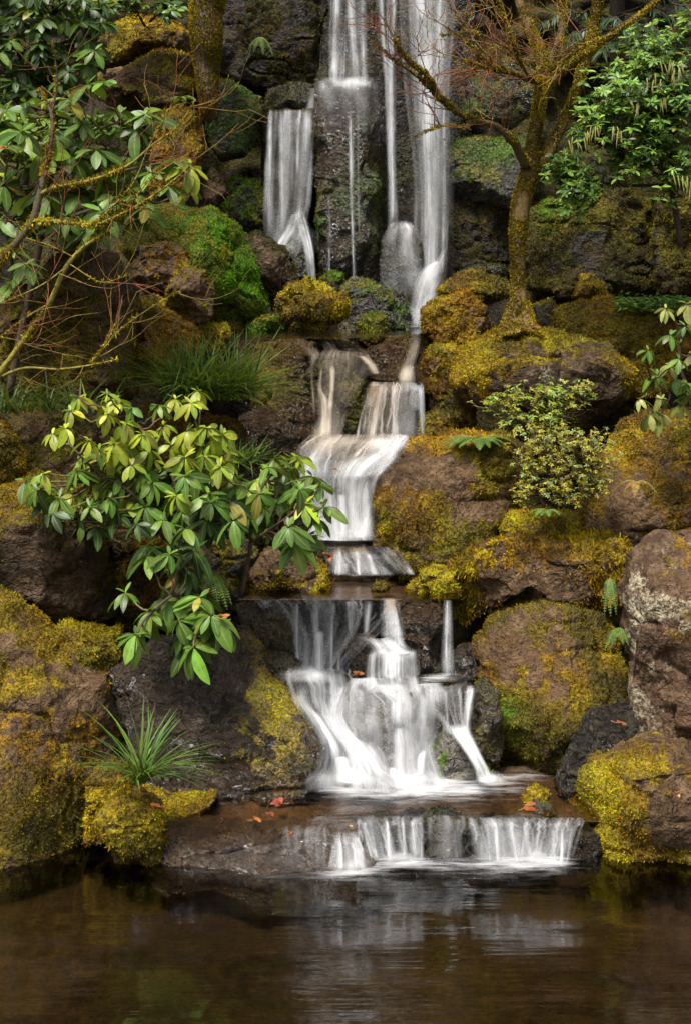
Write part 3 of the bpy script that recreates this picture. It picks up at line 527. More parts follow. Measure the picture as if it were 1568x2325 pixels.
rock('rock', 'wet ramp of rock with a thin brown rivulet beside the lichen pillar', [(1262,1800),(1305,1690),(1355,1628),(1440,1622),(1455,1730),(1390,1815),(1290,1820)], 7.38, 'wetdark', 0.25, 'dark', 0.05, lean=.3, dens=0)
rock('boulder', 'front right pond boulder with brilliant yellow moss on its left face', [(1288,1955),(1308,1862),(1340,1790),(1412,1728),(1500,1716),(1690,1716),(1690,2010),(1400,2010),(1305,1990)], 6.75, 'dry', 0.5, 'yellow', 0.3, 0.15, blobs=[(1370,1850,70,.6,110),(1420,1975,130,.45,30),(1530,1850,70,-.5),(1490,1740,90,.2,30)], pals=[(1500,1830,80,'gold'),(1480,1900,70,'brown')], boxy=.5)
rock('rock', 'low yellow mossy ledge between the square shouldered boulder and the slab', [(1140,1200),(1165,1172),(1230,1160),(1300,1168),(1320,1215),(1230,1235),(1160,1225)], 8.6, 'dry', 0.25, 'yellow', 0.65)
rock('rock', 'tiny moss cushion rock standing in the lowest pool', [(1188,1815),(1200,1795),(1222,1790),(1242,1805),(1244,1825),(1200,1830)], 7.3, 'dark', 0.06, 'yellow', 0.9, sub=4)
rock('rock', 'small bare wet rock with red leaves in the lowest pool', [(1195,1850),(1215,1825),(1250,1830),(1270,1848),(1250,1865),(1205,1865)], 7.2, 'wet', 0.07, 'dark', 0.0, sub=4, dens=0)
rock('rock', 'small yellow capped stone lying in the middle pool', [(840,1335),(855,1322),(876,1322),(884,1336),(870,1345),(845,1345)], 8.55, 'dry', 0.05, 'yellow', 0.75, sub=4)
rock('rock', 'small pointed stone with yellow moss at the right of the middle pool', [(922,1345),(940,1318),(958,1308),(962,1350),(930,1356)], 8.55, 'dry', 0.08, 'yellow', 0.4, sub=4)
rock('rock', 'angular brown block with yellow moss foot beside the overhanging slab', [(952,1350),(955,1298),(1000,1290),(1040,1300),(1040,1345),(990,1362)], 8.4, 'dry', 0.16, 'yellow', 0.35, blobs=[(1000,1340,60,.4,14)])
rock('rock', 'small brown stone left of two under the dark green boulder', [(1258,660),(1285,625),(1310,612),(1325,640),(1310,672),(1270,676)], 10.7, 'bare', 0.12, 'olive', 0.4)
rock('rock', 'small mossy stone right of two under the dark green boulder', [(1300,672),(1318,625),(1345,618),(1368,640),(1375,675),(1330,682)], 10.6, 'dry', 0.12, 'brown', 0.6)
rock('rock', 'dark mossy root rock between maple foot and broad gold boulder', [(1195,740),(1205,690),(1250,680),(1275,720),(1265,765),(1210,765)], 10.25, 'dark', 0.2, 'olive', 0.5)
rock('rock', 'low wet slab behind the olive mossed rock, right of the plunge', [(1040,615),(1090,598),(1145,605),(1150,630),(1060,632)], 11.5, 'wetgrey', 0.15, 'dark', 0.1)

rock('boulder', 'brown mossy rock in the shade behind the middle of the rhododendron', [(250,1190),(330,1150),(430,1165),(445,1290),(400,1410),(260,1420)], 8.3, 'bare', 0.35, 'brown', 0.4, 0.2)
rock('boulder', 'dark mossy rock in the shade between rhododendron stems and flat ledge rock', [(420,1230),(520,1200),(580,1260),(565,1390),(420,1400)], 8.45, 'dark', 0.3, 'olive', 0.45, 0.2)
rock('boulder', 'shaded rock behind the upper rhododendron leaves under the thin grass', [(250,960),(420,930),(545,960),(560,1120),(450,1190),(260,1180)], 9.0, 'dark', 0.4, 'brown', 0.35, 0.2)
rock('boulder', 'dark wet rock behind the right rhododendron branch beside the white fan', [(540,1080),(620,1060),(690,1090),(700,1210),(640,1240),(540,1230)], 9.1, 'wet', 0.3, 'olive', 0.2, 0.1)
# smooth depth map for laying water on the rocks
for _ in range(2):
    Pd = np.pad(DM, 1, mode='edge'); DM = np.min([Pd[i:i + 620, j:j + 430] for i in range(3) for j in range(3)], 0)
DM = np.where(DM > 50, 13.0, DM)
for _ in range(4):
    Pd = np.pad(DM, 1, mode='edge'); DM = np.mean([Pd[i:i + 620, j:j + 430] for i in range(3) for j in range(3)], 0)
def on_rock(u, v, d, near=.14, far=.22, gap=.03):
    x = np.clip(u / 4, 0, 428.9); y = np.clip(v / 4, 0, 618.9); i, j = y.astype(int), x.astype(int); a, c = y - i, x - j
    m = DM[i, j] * (1 - a) * (1 - c) + DM[i + 1, j] * a * (1 - c) + DM[i, j + 1] * (1 - a) * c + DM[i + 1, j + 1] * a * c
    return np.clip(m - gap, d - near, d + far)
# ---------------------------------------------------------------- water surfaces
def pool(name, poly, z, mat, foams=(), res=0.035, wav=0.004):
    """water sheet inside a plan outline given at height z; foam = (x, y, rx, ry, strength) patches of white water"""
    pl = np.array([(p[0], p[1]) for p in poly]); x0, y0 = pl.min(0); x1, y1 = pl.max(0)
    nx, ny = int((x1 - x0) / res) + 2, int((y1 - y0) / res) + 2
    gx, gy = np.meshgrid(np.linspace(x0, x1, nx), np.linspace(y0, y1, ny))
    pts = np.stack([gx.ravel(), gy.ravel()], 1); ins = np.zeros(len(pts), bool); q = np.roll(pl, -1, 0)
    for a, b in zip(pl, q):
        c = ((a[1] > pts[:, 1]) != (b[1] > pts[:, 1])) & (pts[:, 0] < (b[0] - a[0]) * (pts[:, 1] - a[1]) / (b[1] - a[1] + 1e-12) + a[0]); ins ^= c
    gi = (np.arange(ny - 1)[:, None] * nx + np.arange(nx - 1)[None]).ravel()
    Q = np.stack([gi, gi + 1, gi + nx + 1, gi + nx], 1); Q = Q[ins[Q].any(1)]
    V = np.stack([pts[:, 0], pts[:, 1], np.full(len(pts), z)], 1)
    fo = np.zeros(len(pts))
    for (fx, fy, rx, ry, s) in foams: fo += s * np.exp(-((pts[:, 0] - fx) / rx) ** 2 - ((pts[:, 1] - fy) / ry) ** 2)
    V[:, 2] += wav * vnoise(V * np.array([3, 9, 1.0]), 5) + 0.012 * np.clip(fo, 0, 1) * (1 + vnoise(V * np.array([7, 11, 1.0]), 6))
    us = np.unique(Q); mp = np.full(len(V), -1); mp[us] = np.arange(len(us))
    return mesh_obj(name, V[us], mp[Q], M[mat], attrs={'foam': np.clip(fo, 0, 1.2)[us]}, kind='structure')
def fm(u, v, z, ru, ry, s):
    p = PZ(u, v, z); return (p[0], p[1], ru / F * p[1], ry, s)
pool('pond_water', [(-9, -1), (9, -1), (9, 7.4), (-9, 7.4)], 0.0, 'pond',
     [fm(640, 1985, 0, 110, 0.076, 0.20), fm(440, 1975, 0, 80, 0.057, 0.17), fm(790, 1982, 0, 65, 0.095, 0.36), fm(900, 1958, 0, 90, 0.085, 0.34), fm(1010, 1962, 0, 90, 0.076, 0.20), fm(1180, 1958, 0, 110, 0.133, 0.42), fm(1130, 1985, 0, 160, 0.171, 0.13), fm(880, 1990, 0, 120, 0.171, 0.13), fm(1260, 1955, 0, 40, 0.095, 0.30)], res=0.05)
z1 = zd(1878, 7.03)
pool('pool_water', [PZ(u, v, z1)[:2] for u, v in [(350,1905),(470,1893),(620,1878),(770,1876),(812,1898),(800,1866),(880,1856),(965,1852),(1060,1858),(1200,1868),(1320,1885),(1380,1800),(1300,1768),(1180,1752),(950,1745),(700,1750),(520,1790),(420,1830)]], z1, 'pool',
     [fm(830, 1785, z1, 130, 0.208, 0.29), fm(980, 1786, z1, 130, 0.208, 0.32), fm(1130, 1772, z1, 90, 0.130, 0.20), fm(1200, 1763, z1, 60, 0.065, 0.20), fm(760, 1800, z1, 90, 0.130, 0.13), fm(1080, 1800, z1, 160, 0.156, 0.16), fm(980, 1830, z1, 170, 0.156, 0.08)], res=0.03)
pf = np.array([PZ(u, v, z1 - .05) for u, v in [(330,1880),(800,1880),(1340,1880),(1420,1740),(900,1740),(420,1780)]])
mesh_obj('pool_floor', *(lambda g: (np.stack([g[0].ravel(), g[1].ravel(), z1 - 0.06 + 0.03 * fbm(np.stack([g[0].ravel(), g[1].ravel(), 0 * g[0].ravel()], 1) * 4, 3, 8)], 1), np.array([[j * 120 + i, j * 120 + i + 1, j * 120 + i + 121, j * 120 + i + 120] for j in range(59) for i in range(119)])))(np.meshgrid(np.linspace(-1.0, 1.35, 120), np.linspace(7.2, 8.1, 60))), rock_mat('pool_floor', (0.085, 0.060, 0.036), (0.14, 0.098, 0.058), (0.20, 0.13, 0.07), 0.5, 0.03, cracks=0.0), attrs={'moss': np.zeros(7200)}, cols=np.zeros((7200, 3)), kind='structure')
z2 = zd(1354, 8.42)
pool('pool_water', [PZ(u, v, z2)[:2] for u, v in [(545,1360),(700,1358),(920,1358),(1035,1358),(1060,1340),(1000,1300),(760,1298),(640,1330)]], z2, 'pool', [fm(830, 1307, z2, 60, .05, 0.32), fm(935, 1303, z2, 22, .05, 0.32)], res=0.03)
mesh_obj('pool_floor', [PZ(530, 1362, z2 - .05), PZ(1050, 1362, z2 - .05), PZ(1080, 1300, z2 - .05), PZ(600, 1300, z2 - .05)], np.array([[0, 1, 2, 3]]), bpy.data.materials['pool_floor'], attrs={'moss': np.zeros(4)}, cols=np.zeros((4, 3)), kind='structure')
z3 = zd(1242, 9.05)
pool('pool_water', [PZ(u, v, z3)[:2] for u, v in [(640,1246),(740,1244),(880,1243),(930,1243),(870,1215),(640,1215)]], z3, 'pool', [fm(800, 1222, z3, 70, .10, 0.97), fm(700, 1225, z3, 40, .06, 0.44)], res=0.025)
z4 = zd(752, 10.62)
pool('pool_water', [PZ(u, v, z4)[:2] for u, v in [(500,764),(640,768),(760,770),(960,756),(980,742),(780,738),(600,742)]], z4, 'pool', [fm(945, 742, z4, 30, .3, 0.32)], res=0.05)
z5 = zd(873, 10.02)
pool('pool_water', [PZ(u, v, z5)[:2] for u, v in [(835,882),(880,871),(950,871),(968,876),(960,858),(860,858)]], z5, 'pool', [fm(925, 866, z5, 25, .1, 0.23)], res=0.025)
z6 = zd(1560, 8.05)
pool('pool_water', [PZ(u, v, z6)[:2] for u, v in [(945,1562),(1000,1556),(1090,1560),(1110,1535),(1000,1528),(930,1535)]], z6, 'pool', [fm(1015, 1536, z6, 45, .10, 0.42), fm(965, 1545, z6, 30, .1, 0.32)], res=0.02)
z7 = zd(253, 11.88)
pool('pool_water', [PZ(u, v, z7)[:2] for u, v in [(598,255),(718,255),(722,249.5),(596,249.5)]], z7, 'pool', [], res=0.03)

# ---------------------------------------------------------------- falling water
def auto_strands(par, r, org, seed, bulge, mul, drape=False):
    """many soft overlapping threads of water inside the outline of a fall: one part"""
    rg = np.random.default_rng(seed + 900); n = len(r); wpx = (r[:, 2] - r[:, 1]); Wm = wpx.mean()
    N = int(np.clip(Wm / (4.6 if drape else 4.5), 7, 80)); vs, qs, us, ds = [], [], [], []; cnt = 0; x5 = np.linspace(-1, 1, 7); bell = (1 - x5 ** 2) ** 1.5
    for k in range(N):
        hw = np.clip(rg.lognormal(2.2 if drape else 2.0, .65), 2.6, 40); s0 = rg.beta(.9, .9); i0 = 0 if rg.random() < .6 else int(rg.integers(0, max(1, n // 2))); i1 = n if rg.random() < .6 else int(rg.integers(min(n, i0 + n // 3 + 3), n + 1))
        if i1 - i0 < 5: continue
        rr = r[i0:i1]; m = len(rr); t = np.linspace(0, 1, m)
        pad = np.minimum(hw / np.maximum(rr[:, 2] - rr[:, 1], 4), .45); s = pad + (1 - 2 * pad) * np.clip(s0 + .05 * np.cumsum(rg.normal(0, .25, m)) * .5, 0, 1)
        uc = rr[:, 1] + (rr[:, 2] - rr[:, 1]) * s; w_ = hw * (0.75 + .5 * t * rg.uniform(.3, 1.6))
        u = uc[:, None] + w_[:, None] * x5[None]; dd = np.repeat((rr[:, 3] - bulge * np.sin(np.pi * np.clip(s, 0, 1)) ** .7 - rg.uniform(.004, .05))[:, None], 7, 1)
        vv = np.repeat(rr[:, 0:1], 7, 1); dd = on_rock(u, vv, dd + bulge * .5) - rg.uniform(.02, .06) if drape else dd; V = np.stack([(u - U0) / F * dd, dd, H - (vv - HV) / F * dd], -1).reshape(-1, 3)
        fade = sstep(0, .18, t) * sstep(0, .14, 1 - t) if i0 > 0 else sstep(0, .05, t) * sstep(0, .14, 1 - t)
        de = (rr[:, 4] * fade)[:, None] * bell[None] * rg.uniform(.08, .62) * mul * (.75 if hw > 12 else 1.0)
        al = np.concatenate([[0], np.cumsum(np.linalg.norm(np.diff(V.reshape(m, 7, 3)[:, 3], axis=0), axis=1))])
        uv = np.stack([(x5[None] * w_[:, None]) / F * dd + k * .7, np.repeat(al[:, None], 7, 1) + k], -1).reshape(-1, 2)
        i = (np.arange(m - 1)[:, None] * 7 + np.arange(6)[None]); Q = np.stack([i, i + 7, i + 8, i + 1], -1).reshape(-1, 4) + cnt
        vs.append(V); qs.append(Q); us.append(uv); ds.append(de.ravel()); cnt += len(V)
    if vs: mesh_obj('threads', np.concatenate(vs), np.concatenate(qs), M['soft' if drape else 'fall'], par, org, attrs={'dens': np.concatenate(ds)}, uv=np.concatenate(us))
def fall(rows, mat='fall', name='waterfall', label=None, parent=None, ns=26, nt=10, bulge=0.05, seed=0, edge=0.42, origin=None, wob=0.035, fin=0.0, den_mul=1.0, drape=False):
    """rows: (v, left u, right u, depth, density) down the flow"""
    r = smooth_path(rows, nt); n = len(r); s = np.linspace(0, 1, ns)
    if drape and mat == 'fall': mat = 'soft'
    if drape:
     jz = np.stack([r[:, 0] / 34.0, np.full(n, seed * 1.7), np.zeros(n)], 1); wj = (r[:, 2] - r[:, 1]) * .06
     r[:, 1] += wj * vnoise(jz, 21); r[:, 2] += wj * vnoise(jz + 9, 22)
    u = r[:, 1:2] + (r[:, 2:3] - r[:, 1:2]) * s[None]
    d = np.repeat(r[:, 3:4], ns, 1) - bulge * (np.sin(np.pi * np.clip(s, 0, 1)) ** 0.7)[None]
    vv = np.repeat(r[:, 0:1], ns, 1)
    if not drape and ns >= 40 and mat in ('fall', 'thin'): vv = vv + 7 * vnoise(np.stack([u.ravel() / 24, 0 * u.ravel() + seed, 0 * u.ravel()], 1), 31).reshape(u.shape) * np.linspace(1, .2, n)[:, None]
    if drape: d = on_rock(u, vv, d + bulge * .5) - 0.03 * (np.sin(np.pi * np.clip(s, 0, 1)) ** .7)[None]
    x = (u - U0) / F * d; z = H - (vv - HV) / F * d
    V = np.stack([x, d, z], -1).reshape(-1, 3)
    wd = (r[:, 2] - r[:, 1]) / F * r[:, 3]; wm = wd.mean()
    along = np.concatenate([[0], np.cumsum(np.linalg.norm(np.diff(V.reshape(n, ns, 3)[:, ns // 2], axis=0), axis=1))])
    U = np.stack([np.repeat((s * wm)[None], n, 0) + seed * 3.7, np.repeat(along[:, None], ns, 1) + seed * 1.3], -1).reshape(-1, 2)
    q = np.stack([U[:, 0] * 14, U[:, 1] * 1.6, np.full(len(U), seed * 1.0)], 1)
    V = V + np.array([0, -1, 0]) * (wob * vnoise(q, 3))[:, None]
    den = np.repeat(r[:, 4:5], ns, 1) * sstep(0, 1, np.minimum(s, 1 - s) / edge)[None]
    t_ = np.linspace(0, 1, n)[:, None]; den = den * (sstep(0, fin, t_) * sstep(0, fin, 1 - t_) if fin > 0 else 1)
    den = den.ravel() * (0.75 if name != 'waterfall' else 0.10 if 'faint' in (label or '') or 'rivulet' in (label or '') else 0.24 if drape else 0.22)
    i = np.arange(n - 1)[:, None] * ns + np.arange(ns - 1)[None]
    Q = np.stack([i, i + ns, i + ns + 1, i + 1], -1).reshape(-1, 4)
    org = origin if origin is not None else (V[:, 0].mean(), V[:, 1].mean(), V[:, 2].min())
    o = mesh_obj(name, V, Q, M[mat], parent, org, attrs={'dens': den}, uv=U)
    if name in ('waterfall', 'lower_veil') and mat != 'spray': auto_strands(o, r, org, seed, bulge, den_mul, drape)
    if label: tag(o, label, 'waterfall' if name == 'waterfall' else 'spray')
    o['_o'] = list(map(float, org)) if False else 0
    del o['_o']
    return o, org
def strands(o, org, lst, mat='fall', name='strand', seed=40, drape=False):
    for k, rows in enumerate(lst): fall(rows, mat, name, None, o, 12, 8, 0.03, seed + k * 3, 0.5, org, 0.015, 0.10, 1.0, drape)

a, og = fall([(-120,915,1028,12.1,.6),(0,922,1020,12.05,.55),(120,930,1016,12.0,.5),(250,938,1012,11.95,.5),(400,950,1012,11.92,.42),(560,952,1010,11.9,.42),(650,945,1005,11.8,.6),(745,925,990,11.6,.75)], label='tallest white waterfall, plunging past the maple branches from top to upper pool')
strands(a, og, [[(-120,925,985,12.0,1.0),(60,935,985,11.98,1.05),(160,945,985,11.95,1.0),(320,958,990,11.9,.85),(480,964,990,11.88,.85),(600,962,992,11.85,.9),(745,945,975,11.6,.8)], [(-120,990,1010,12.0,.8),(200,985,1003,11.95,.55),(420,985,1000,11.9,.3)], [(590,985,1004,11.75,.5),(620,945,990,11.7,.8),(690,928,965,11.62,.7),(748,925,960,11.55,.5)], [(560,1005,1016,11.8,.2),(640,940,1010,11.65,.45),(748,922,985,11.5,.45)]])
fall([(-120,898,1045,12.15,.22),(60,905,1040,12.1,.22),(200,915,1030,12.05,.18),(400,935,1025,12.0,.16),(650,930,1020,11.9,.22)], 'fall', 'lower_veil', None, a, 40, 10, .06, 135, .45, og)
a, og = fall([(-120,838,905,12.2,.45),(0,845,905,12.18,.42),(80,855,902,12.15,.42),(170,866,902,12.1,.5),(300,872,900,12.05,.55),(420,876,902,12.0,.5),(515,876,905,11.9,.55)], label='slim middle stream narrowing between pillar and tallest fall', seed=2)
strands(a, og, [[(-120,880,905,12.1,.8),(60,885,900,12.1,.8),(180,880,895,12.05,.7),(400,884,897,11.95,.55),(512,882,898,11.85,.6)], [(-120,850,868,12.1,.7),(80,862,876,12.1,.6),(200,872,885,12.05,.5)]])
a, og = fall([(-120,740,842,12.2,.25),(0,742,840,12.15,.22),(100,742,838,12.05,.2),(195,742,838,11.9,.35)], label='thin double stream landing on top of the upright pillar', seed=4)
strands(a, og, [[(-120,755,778,12.0,.9),(60,752,775,12.0,.85),(192,746,770,11.85,.8)], [(-120,775,800,12.0,.7),(40,785,812,12.0,.75),(194,800,820,11.85,.6)], [(-120,812,838,12.0,.75),(80,815,836,12.0,.65),(196,820,838,11.85,.55)]])
fall([(172,735,845,11.7,.0),(183,716,858,11.62,.55),(194,708,864,11.52,.45),(206,704,866,11.46,.25),(235,706,868,11.42,.16),(300,712,866,11.4,.0)], 'spray', 'spray', None, a, 40, 8, 0.1, 5, .3, og)
fall([(200,700,718,11.7,.5),(245,692,716,11.75,.5)], 'fall', 'strand', None, a, 10, 6, .03, 6, .3, og)
strands(a, og, [[(230,786,806,11.42,.35),(400,790,806,11.36,.42),(560,796,808,11.34,.45),(640,798,812,11.3,.4)], [(230,806,818,11.42,.3),(420,808,817,11.36,.3),(560,812,820,11.36,.2)], [(560,742,752,11.5,.4),(640,744,752,11.45,.4)], [(440,742,750,11.4,.2),(570,748,754,11.4,.3)]], 'thin')
a, og = fall([(249,605,716,11.95,.15),(256,604,716,11.83,.5),(300,600,714,11.78,.52),(380,597,712,11.74,.46),(470,597,706,11.7,.36),(545,600,680,11.66,.16),(585,604,660,11.6,.0)], 'fall', label='wide grey curtain dropping from the left basin lip', ns=50, seed=8)
strands(a, og, [[(252,606,622,11.8,.75),(320,604,622,11.74,.7),(420,603,622,11.7,.45),(530,606,624,11.65,.3)], [(252,630,650,11.8,.5),(420,632,650,11.7,.5),(530,636,650,11.65,.3)], [(252,684,712,11.8,.7),(340,682,708,11.72,.6),(450,674,698,11.68,.5),(500,668,692,11.6,.5)]])
fall([(480,664,694,11.4,.2),(520,674,704,11.25,.7),(570,688,714,11.2,.65),(650,698,720,11.15,.4)], 'fall', 'strand', None, a, 14, 8, .03, 9, .3, og)
fall([(486,656,686,11.4,.15),(520,644,676,11.3,.45),(556,622,656,11.25,.7)], 'fall', 'strand', None, a, 14, 8, .03, 10, .3, og)
fall([(500,890,930,11.5,.0),(510,880,942,11.38,.75),(524,870,954,11.32,.75),(550,862,962,11.28,.42),(600,860,968,11.24,.25),(660,860,975,11.2,.0)], 'spray', 'spray', 'soft white splash veil over the rounded rock under the middle stream', None, 34, 8, .12, 11, .45)
# upper slide and forked cascade
a, og = fall([(752,928,962,10.6,.20),(790,918,955,10.35,.32),(830,905,945,10.15,.45),(850,902,940,10.05,.85),(872,898,940,9.98,.8)], 'fall', label='brown slide of water turning white above the square curtain', seed=13, drape=True)
a, og = fall([(770,720,800,10.5,.06),(790,735,830,10.3,.2),(803,726,838,10.12,.7),(815,720,842,10.05,.5),(826,716,845,9.98,.35),(850,714,838,9.94,.28),(900,712,800,9.9,.22),(940,714,785,9.84,.3),(1000,700,775,9.7,.6),(1012,690,770,9.6,.6)], label='forked white cascade left of the square curtain', ns=44, seed=14, den_mul=.4, drape=True)
strands(a, og, [[(822,722,738,9.95,.8),(880,718,734,9.88,.7),(910,722,750,9.8,.75),(960,722,752,9.75,.95),(1008,706,750,9.6,.9)], [(826,742,766,9.95,.8),(880,745,765,9.88,.8),(920,738,762,9.8,.8),(1000,725,760,9.65,.6)], [(806,800,835,10.05,.6),(830,826,856,10.0,.9),(850,838,866,9.95,.7)], [(768,640,690,10.3,.12),(800,690,730,10.1,.25),(840,700,716,9.95,.3),(940,706,722,9.9,.3)]], drape=True)
a, og = fall([(866,838,958,10.05,.3),(874,834,962,9.94,.72),(900,828,964,9.88,.68),(950,815,966,9.82,.6),(1000,806,962,9.76,.72)], label='square white curtain spreading below the brown slide', ns=60, seed=16)
strands(a, og, [[(870,848,880,9.9,1.0),(920,842,868,9.84,.75),(1000,826,856,9.72,.5)], [(870,884,912,9.9,1.0),(930,884,908,9.82,.85),(1000,884,912,9.72,.7)], [(872,940,964,9.9,.75),(940,948,966,9.8,.6),(995,952,966,9.75,.5)]])
a, og = fall([(985,700,960,9.7,.35),(1000,690,955,9.55,.95),(1025,680,932,9.38,.75),(1055,672,898,9.28,.5),(1085,668,872,9.2,.1)], label='broad fan of white water spreading down to the step pool', ns=60, nt=10, seed=18, drape=True)
fall([(1045,672,890,9.28,.1),(1075,668,868,9.2,.42),(1110,672,858,9.14,.40),(1160,690,852,9.08,.42),(1226,700,850,9.0,.75)], 'fall', 'lower_veil', None, a, 60, 10, .04, 19, .15, og, drape=True)
strands(a, og, [[(990,715,775,9.55,.9),(1030,690,750,9.3,.8),(1080,668,730,9.15,.55),(1130,665,720,9.05,.4)], [(995,830,940,9.5,1.0),(1020,810,930,9.35,.95),(1050,770,900,9.2,.75),(1090,740,860,9.1,.4)], [(1120,760,790,9.05,.6),(1170,762,795,8.98,.8),(1224,765,800,8.92,.9)], [(1140,825,852,9.0,.6),(1180,800,850,8.95,.95),(1222,785,845,8.9,1.0)], [(1180,650,690,9.05,.3),(1222,640,690,9.0,.4)]], drape=True)
a, og = fall([(1240,738,880,9.0,.15),(1252,740,890,8.9,.42),(1275,742,910,8.82,.5),(1306,742,940,8.72,.55)], label='low brown step fall between step pool and middle pool', ns=60, seed=20, drape=True)
strands(a, og, [[(1244,752,785,8.9,.5),(1270,756,782,8.78,.7),(1306,748,784,8.68,.7)], [(1248,800,818,8.9,.6),(1306,806,826,8.68,.9)], [(1256,824,846,8.85,.8),(1306,838,862,8.66,.95)], [(1240,880,900,8.9,.2),(1270,900,925,8.78,.35),(1306,925,945,8.66,.8)]], drape=True)
# main cascade
a, og = fall([(1356,560,905,8.46,.10),(1364,570,905,8.36,.30),(1390,600,905,8.32,.26),(1440,640,860,8.29,.26),(1500,655,800,8.25,.30),(1530,655,790,8.2,.5)], 'thin', label='streaky dark curtain of thin strands over the black wall of the main cascade', ns=110, seed=22)
strands(a, og, [[(1362,700,730,8.3,.5),(1420,704,728,8.25,.7),(1520,708,730,8.2,.6)], [(1362,664,684,8.3,.4),(1440,664,682,8.26,.6),(1520,668,684,8.2,.6)], [(1430,708,738,8.22,.95),(1480,708,738,8.2,.95),(1530,706,740,8.15,1.0)], [(1362,748,768,8.3,.5),(1430,745,760,8.25,.85),(1530,742,760,8.18,.8)], [(1362,778,808,8.3,.7),(1390,780,810,8.27,.5),(1440,786,806,8.25,.45)], [(1362,820,850,8.3,.5),(1440,822,838,8.25,.4)], [(1480,762,778,8.2,.8),(1525,760,776,8.16,.8)], [(1370,610,622,8.3,.2),(1500,622,634,8.25,.35)]])
a, og = fall([(1356,865,905,8.4,.5),(1385,868,905,8.28,.75),(1420,872,912,8.2,.9),(1448,865,920,8.1,.8),(1475,832,940,8.0,.85)], label='bright stream falling onto the stone step in the middle of the main cascade', ns=34, seed=24, drape=True)
fall([(1446,800,900,8.1,.35),(1462,826,910,8.0,.85),(1484,838,945,7.95,.7)], 'fall', 'strand', None, a, 24, 8, .04, 25, .25, og, drape=True)
fall([(1478,838,948,8.0,.35),(1488,834,952,7.92,.88),(1515,832,955,7.88,.85),(1552,830,958,7.82,.9),(1570,800,965,7.75,.8)], 'fall', 'strand', None, a, 44, 8, .06, 26, .12, og, drape=True)
a, og = fall([(1515,652,800,8.05,.5),(1532,646,800,7.9,.95),(1560,648,805,7.8,.7),(1600,670,800,7.72,.75),(1650,705,815,7.65,.9),(1700,722,872,7.58,.85),(1750,712,915,7.52,.85),(1805,680,960,7.45,.5)], label='thick white left lobe of the main cascade curling down to the lowest pool', ns=60, nt=12, seed=28, bulge=.1, drape=True)
strands(a, og, [[(1536,660,700,7.85,.9),(1590,672,710,7.7,.8),(1640,705,745,7.6,.9),(1700,728,780,7.5,.8),(1780,720,780,7.4,.8)], [(1552,768,800,7.8,.9),(1590,745,790,7.68,1.0),(1640,735,790,7.58,1.05),(1700,770,850,7.5,1.0),(1780,800,905,7.4,.9)], [(1715,750,800,7.45,.9),(1780,745,830,7.38,1.0)], [(1552,705,740,7.8,.5),(1600,705,735,7.7,.5)]], drape=True)
a, og = fall([(1552,815,970,7.85,.6),(1572,835,970,7.72,.9),(1600,855,968,7.66,.62),(1650,862,966,7.6,.5),(1710,862,972,7.55,.45),(1760,860,985,7.5,.55),(1800,830,1030,7.42,.5)], label='veil of white water down the face of the grey triangular rock', ns=50, seed=30, drape=True)
strands(a, og, [[(1556,880,940,7.75,1.0),(1600,882,930,7.62,.9),(1680,885,925,7.55,.65),(1780,885,930,7.45,.5)], [(1690,955,972,7.6,.3),(1720,940,972,7.5,.95),(1760,938,970,7.45,.9)], [(1740,880,900,7.5,.8),(1790,860,960,7.36,1.0)], [(1770,840,880,7.42,.8),(1800,800,920,7.34,.9)], [(1630,915,930,7.6,.7),(1660,912,930,7.58,.6)]], drape=True)
fall([(1540,782,880,7.85,.5),(1562,775,885,7.75,.40),(1600,775,885,7.66,.26),(1660,780,890,7.6,.22),(1720,800,895,7.55,.25),(1790,820,920,7.45,.35)], 'fall', 'lower_veil', None, a, 40, 10, .05, 131, .3, og, drape=True)
fall([(1550,930,1010,7.85,.45),(1575,930,1012,7.75,.32),(1620,935,1010,7.66,.22),(1700,935,990,7.58,.24),(1785,930,1030,7.45,.3)], 'fall', 'lower_veil', None, a, 40, 10, .05, 133, .3, og, drape=True)
a, og = fall([(1362,1003,1030,8.4,.45),(1420,1001,1031,8.34,.6),(1470,999,1030,8.3,.7),(1534,998,1034,8.22,.85)], label='thin right column of water beside the upright wet block', ns=20, seed=32)
a, og = fall([(1555,952,1082,8.1,.2),(1566,954,1080,8.0,.5),(1600,968,1076,7.96,.42),(1640,1000,1070,7.92,.32),(1670,1012,1066,7.85,.45)], label='little curtain dropping from the right side basin', ns=50, seed=34)
strands(a, og, [[(1562,966,985,7.95,.8),(1600,972,985,7.9,.5)], [(1560,1060,1084,7.98,.5),(1600,1052,1075,7.9,.7),(1660,1048,1068,7.85,.6)], [(1564,1000,1018,7.95,.5),(1660,1012,1022,7.88,.5)]])
fall([(1646,1005,1070,7.85,.3),(1665,1018,1072,7.7,.85),(1700,1045,1088,7.62,.9),(1740,1070,1108,7.54,.9),(1775,1080,1125,7.46,.8)], 'fall', 'strand', None, a, 30, 8, .05, 36, .25, og)
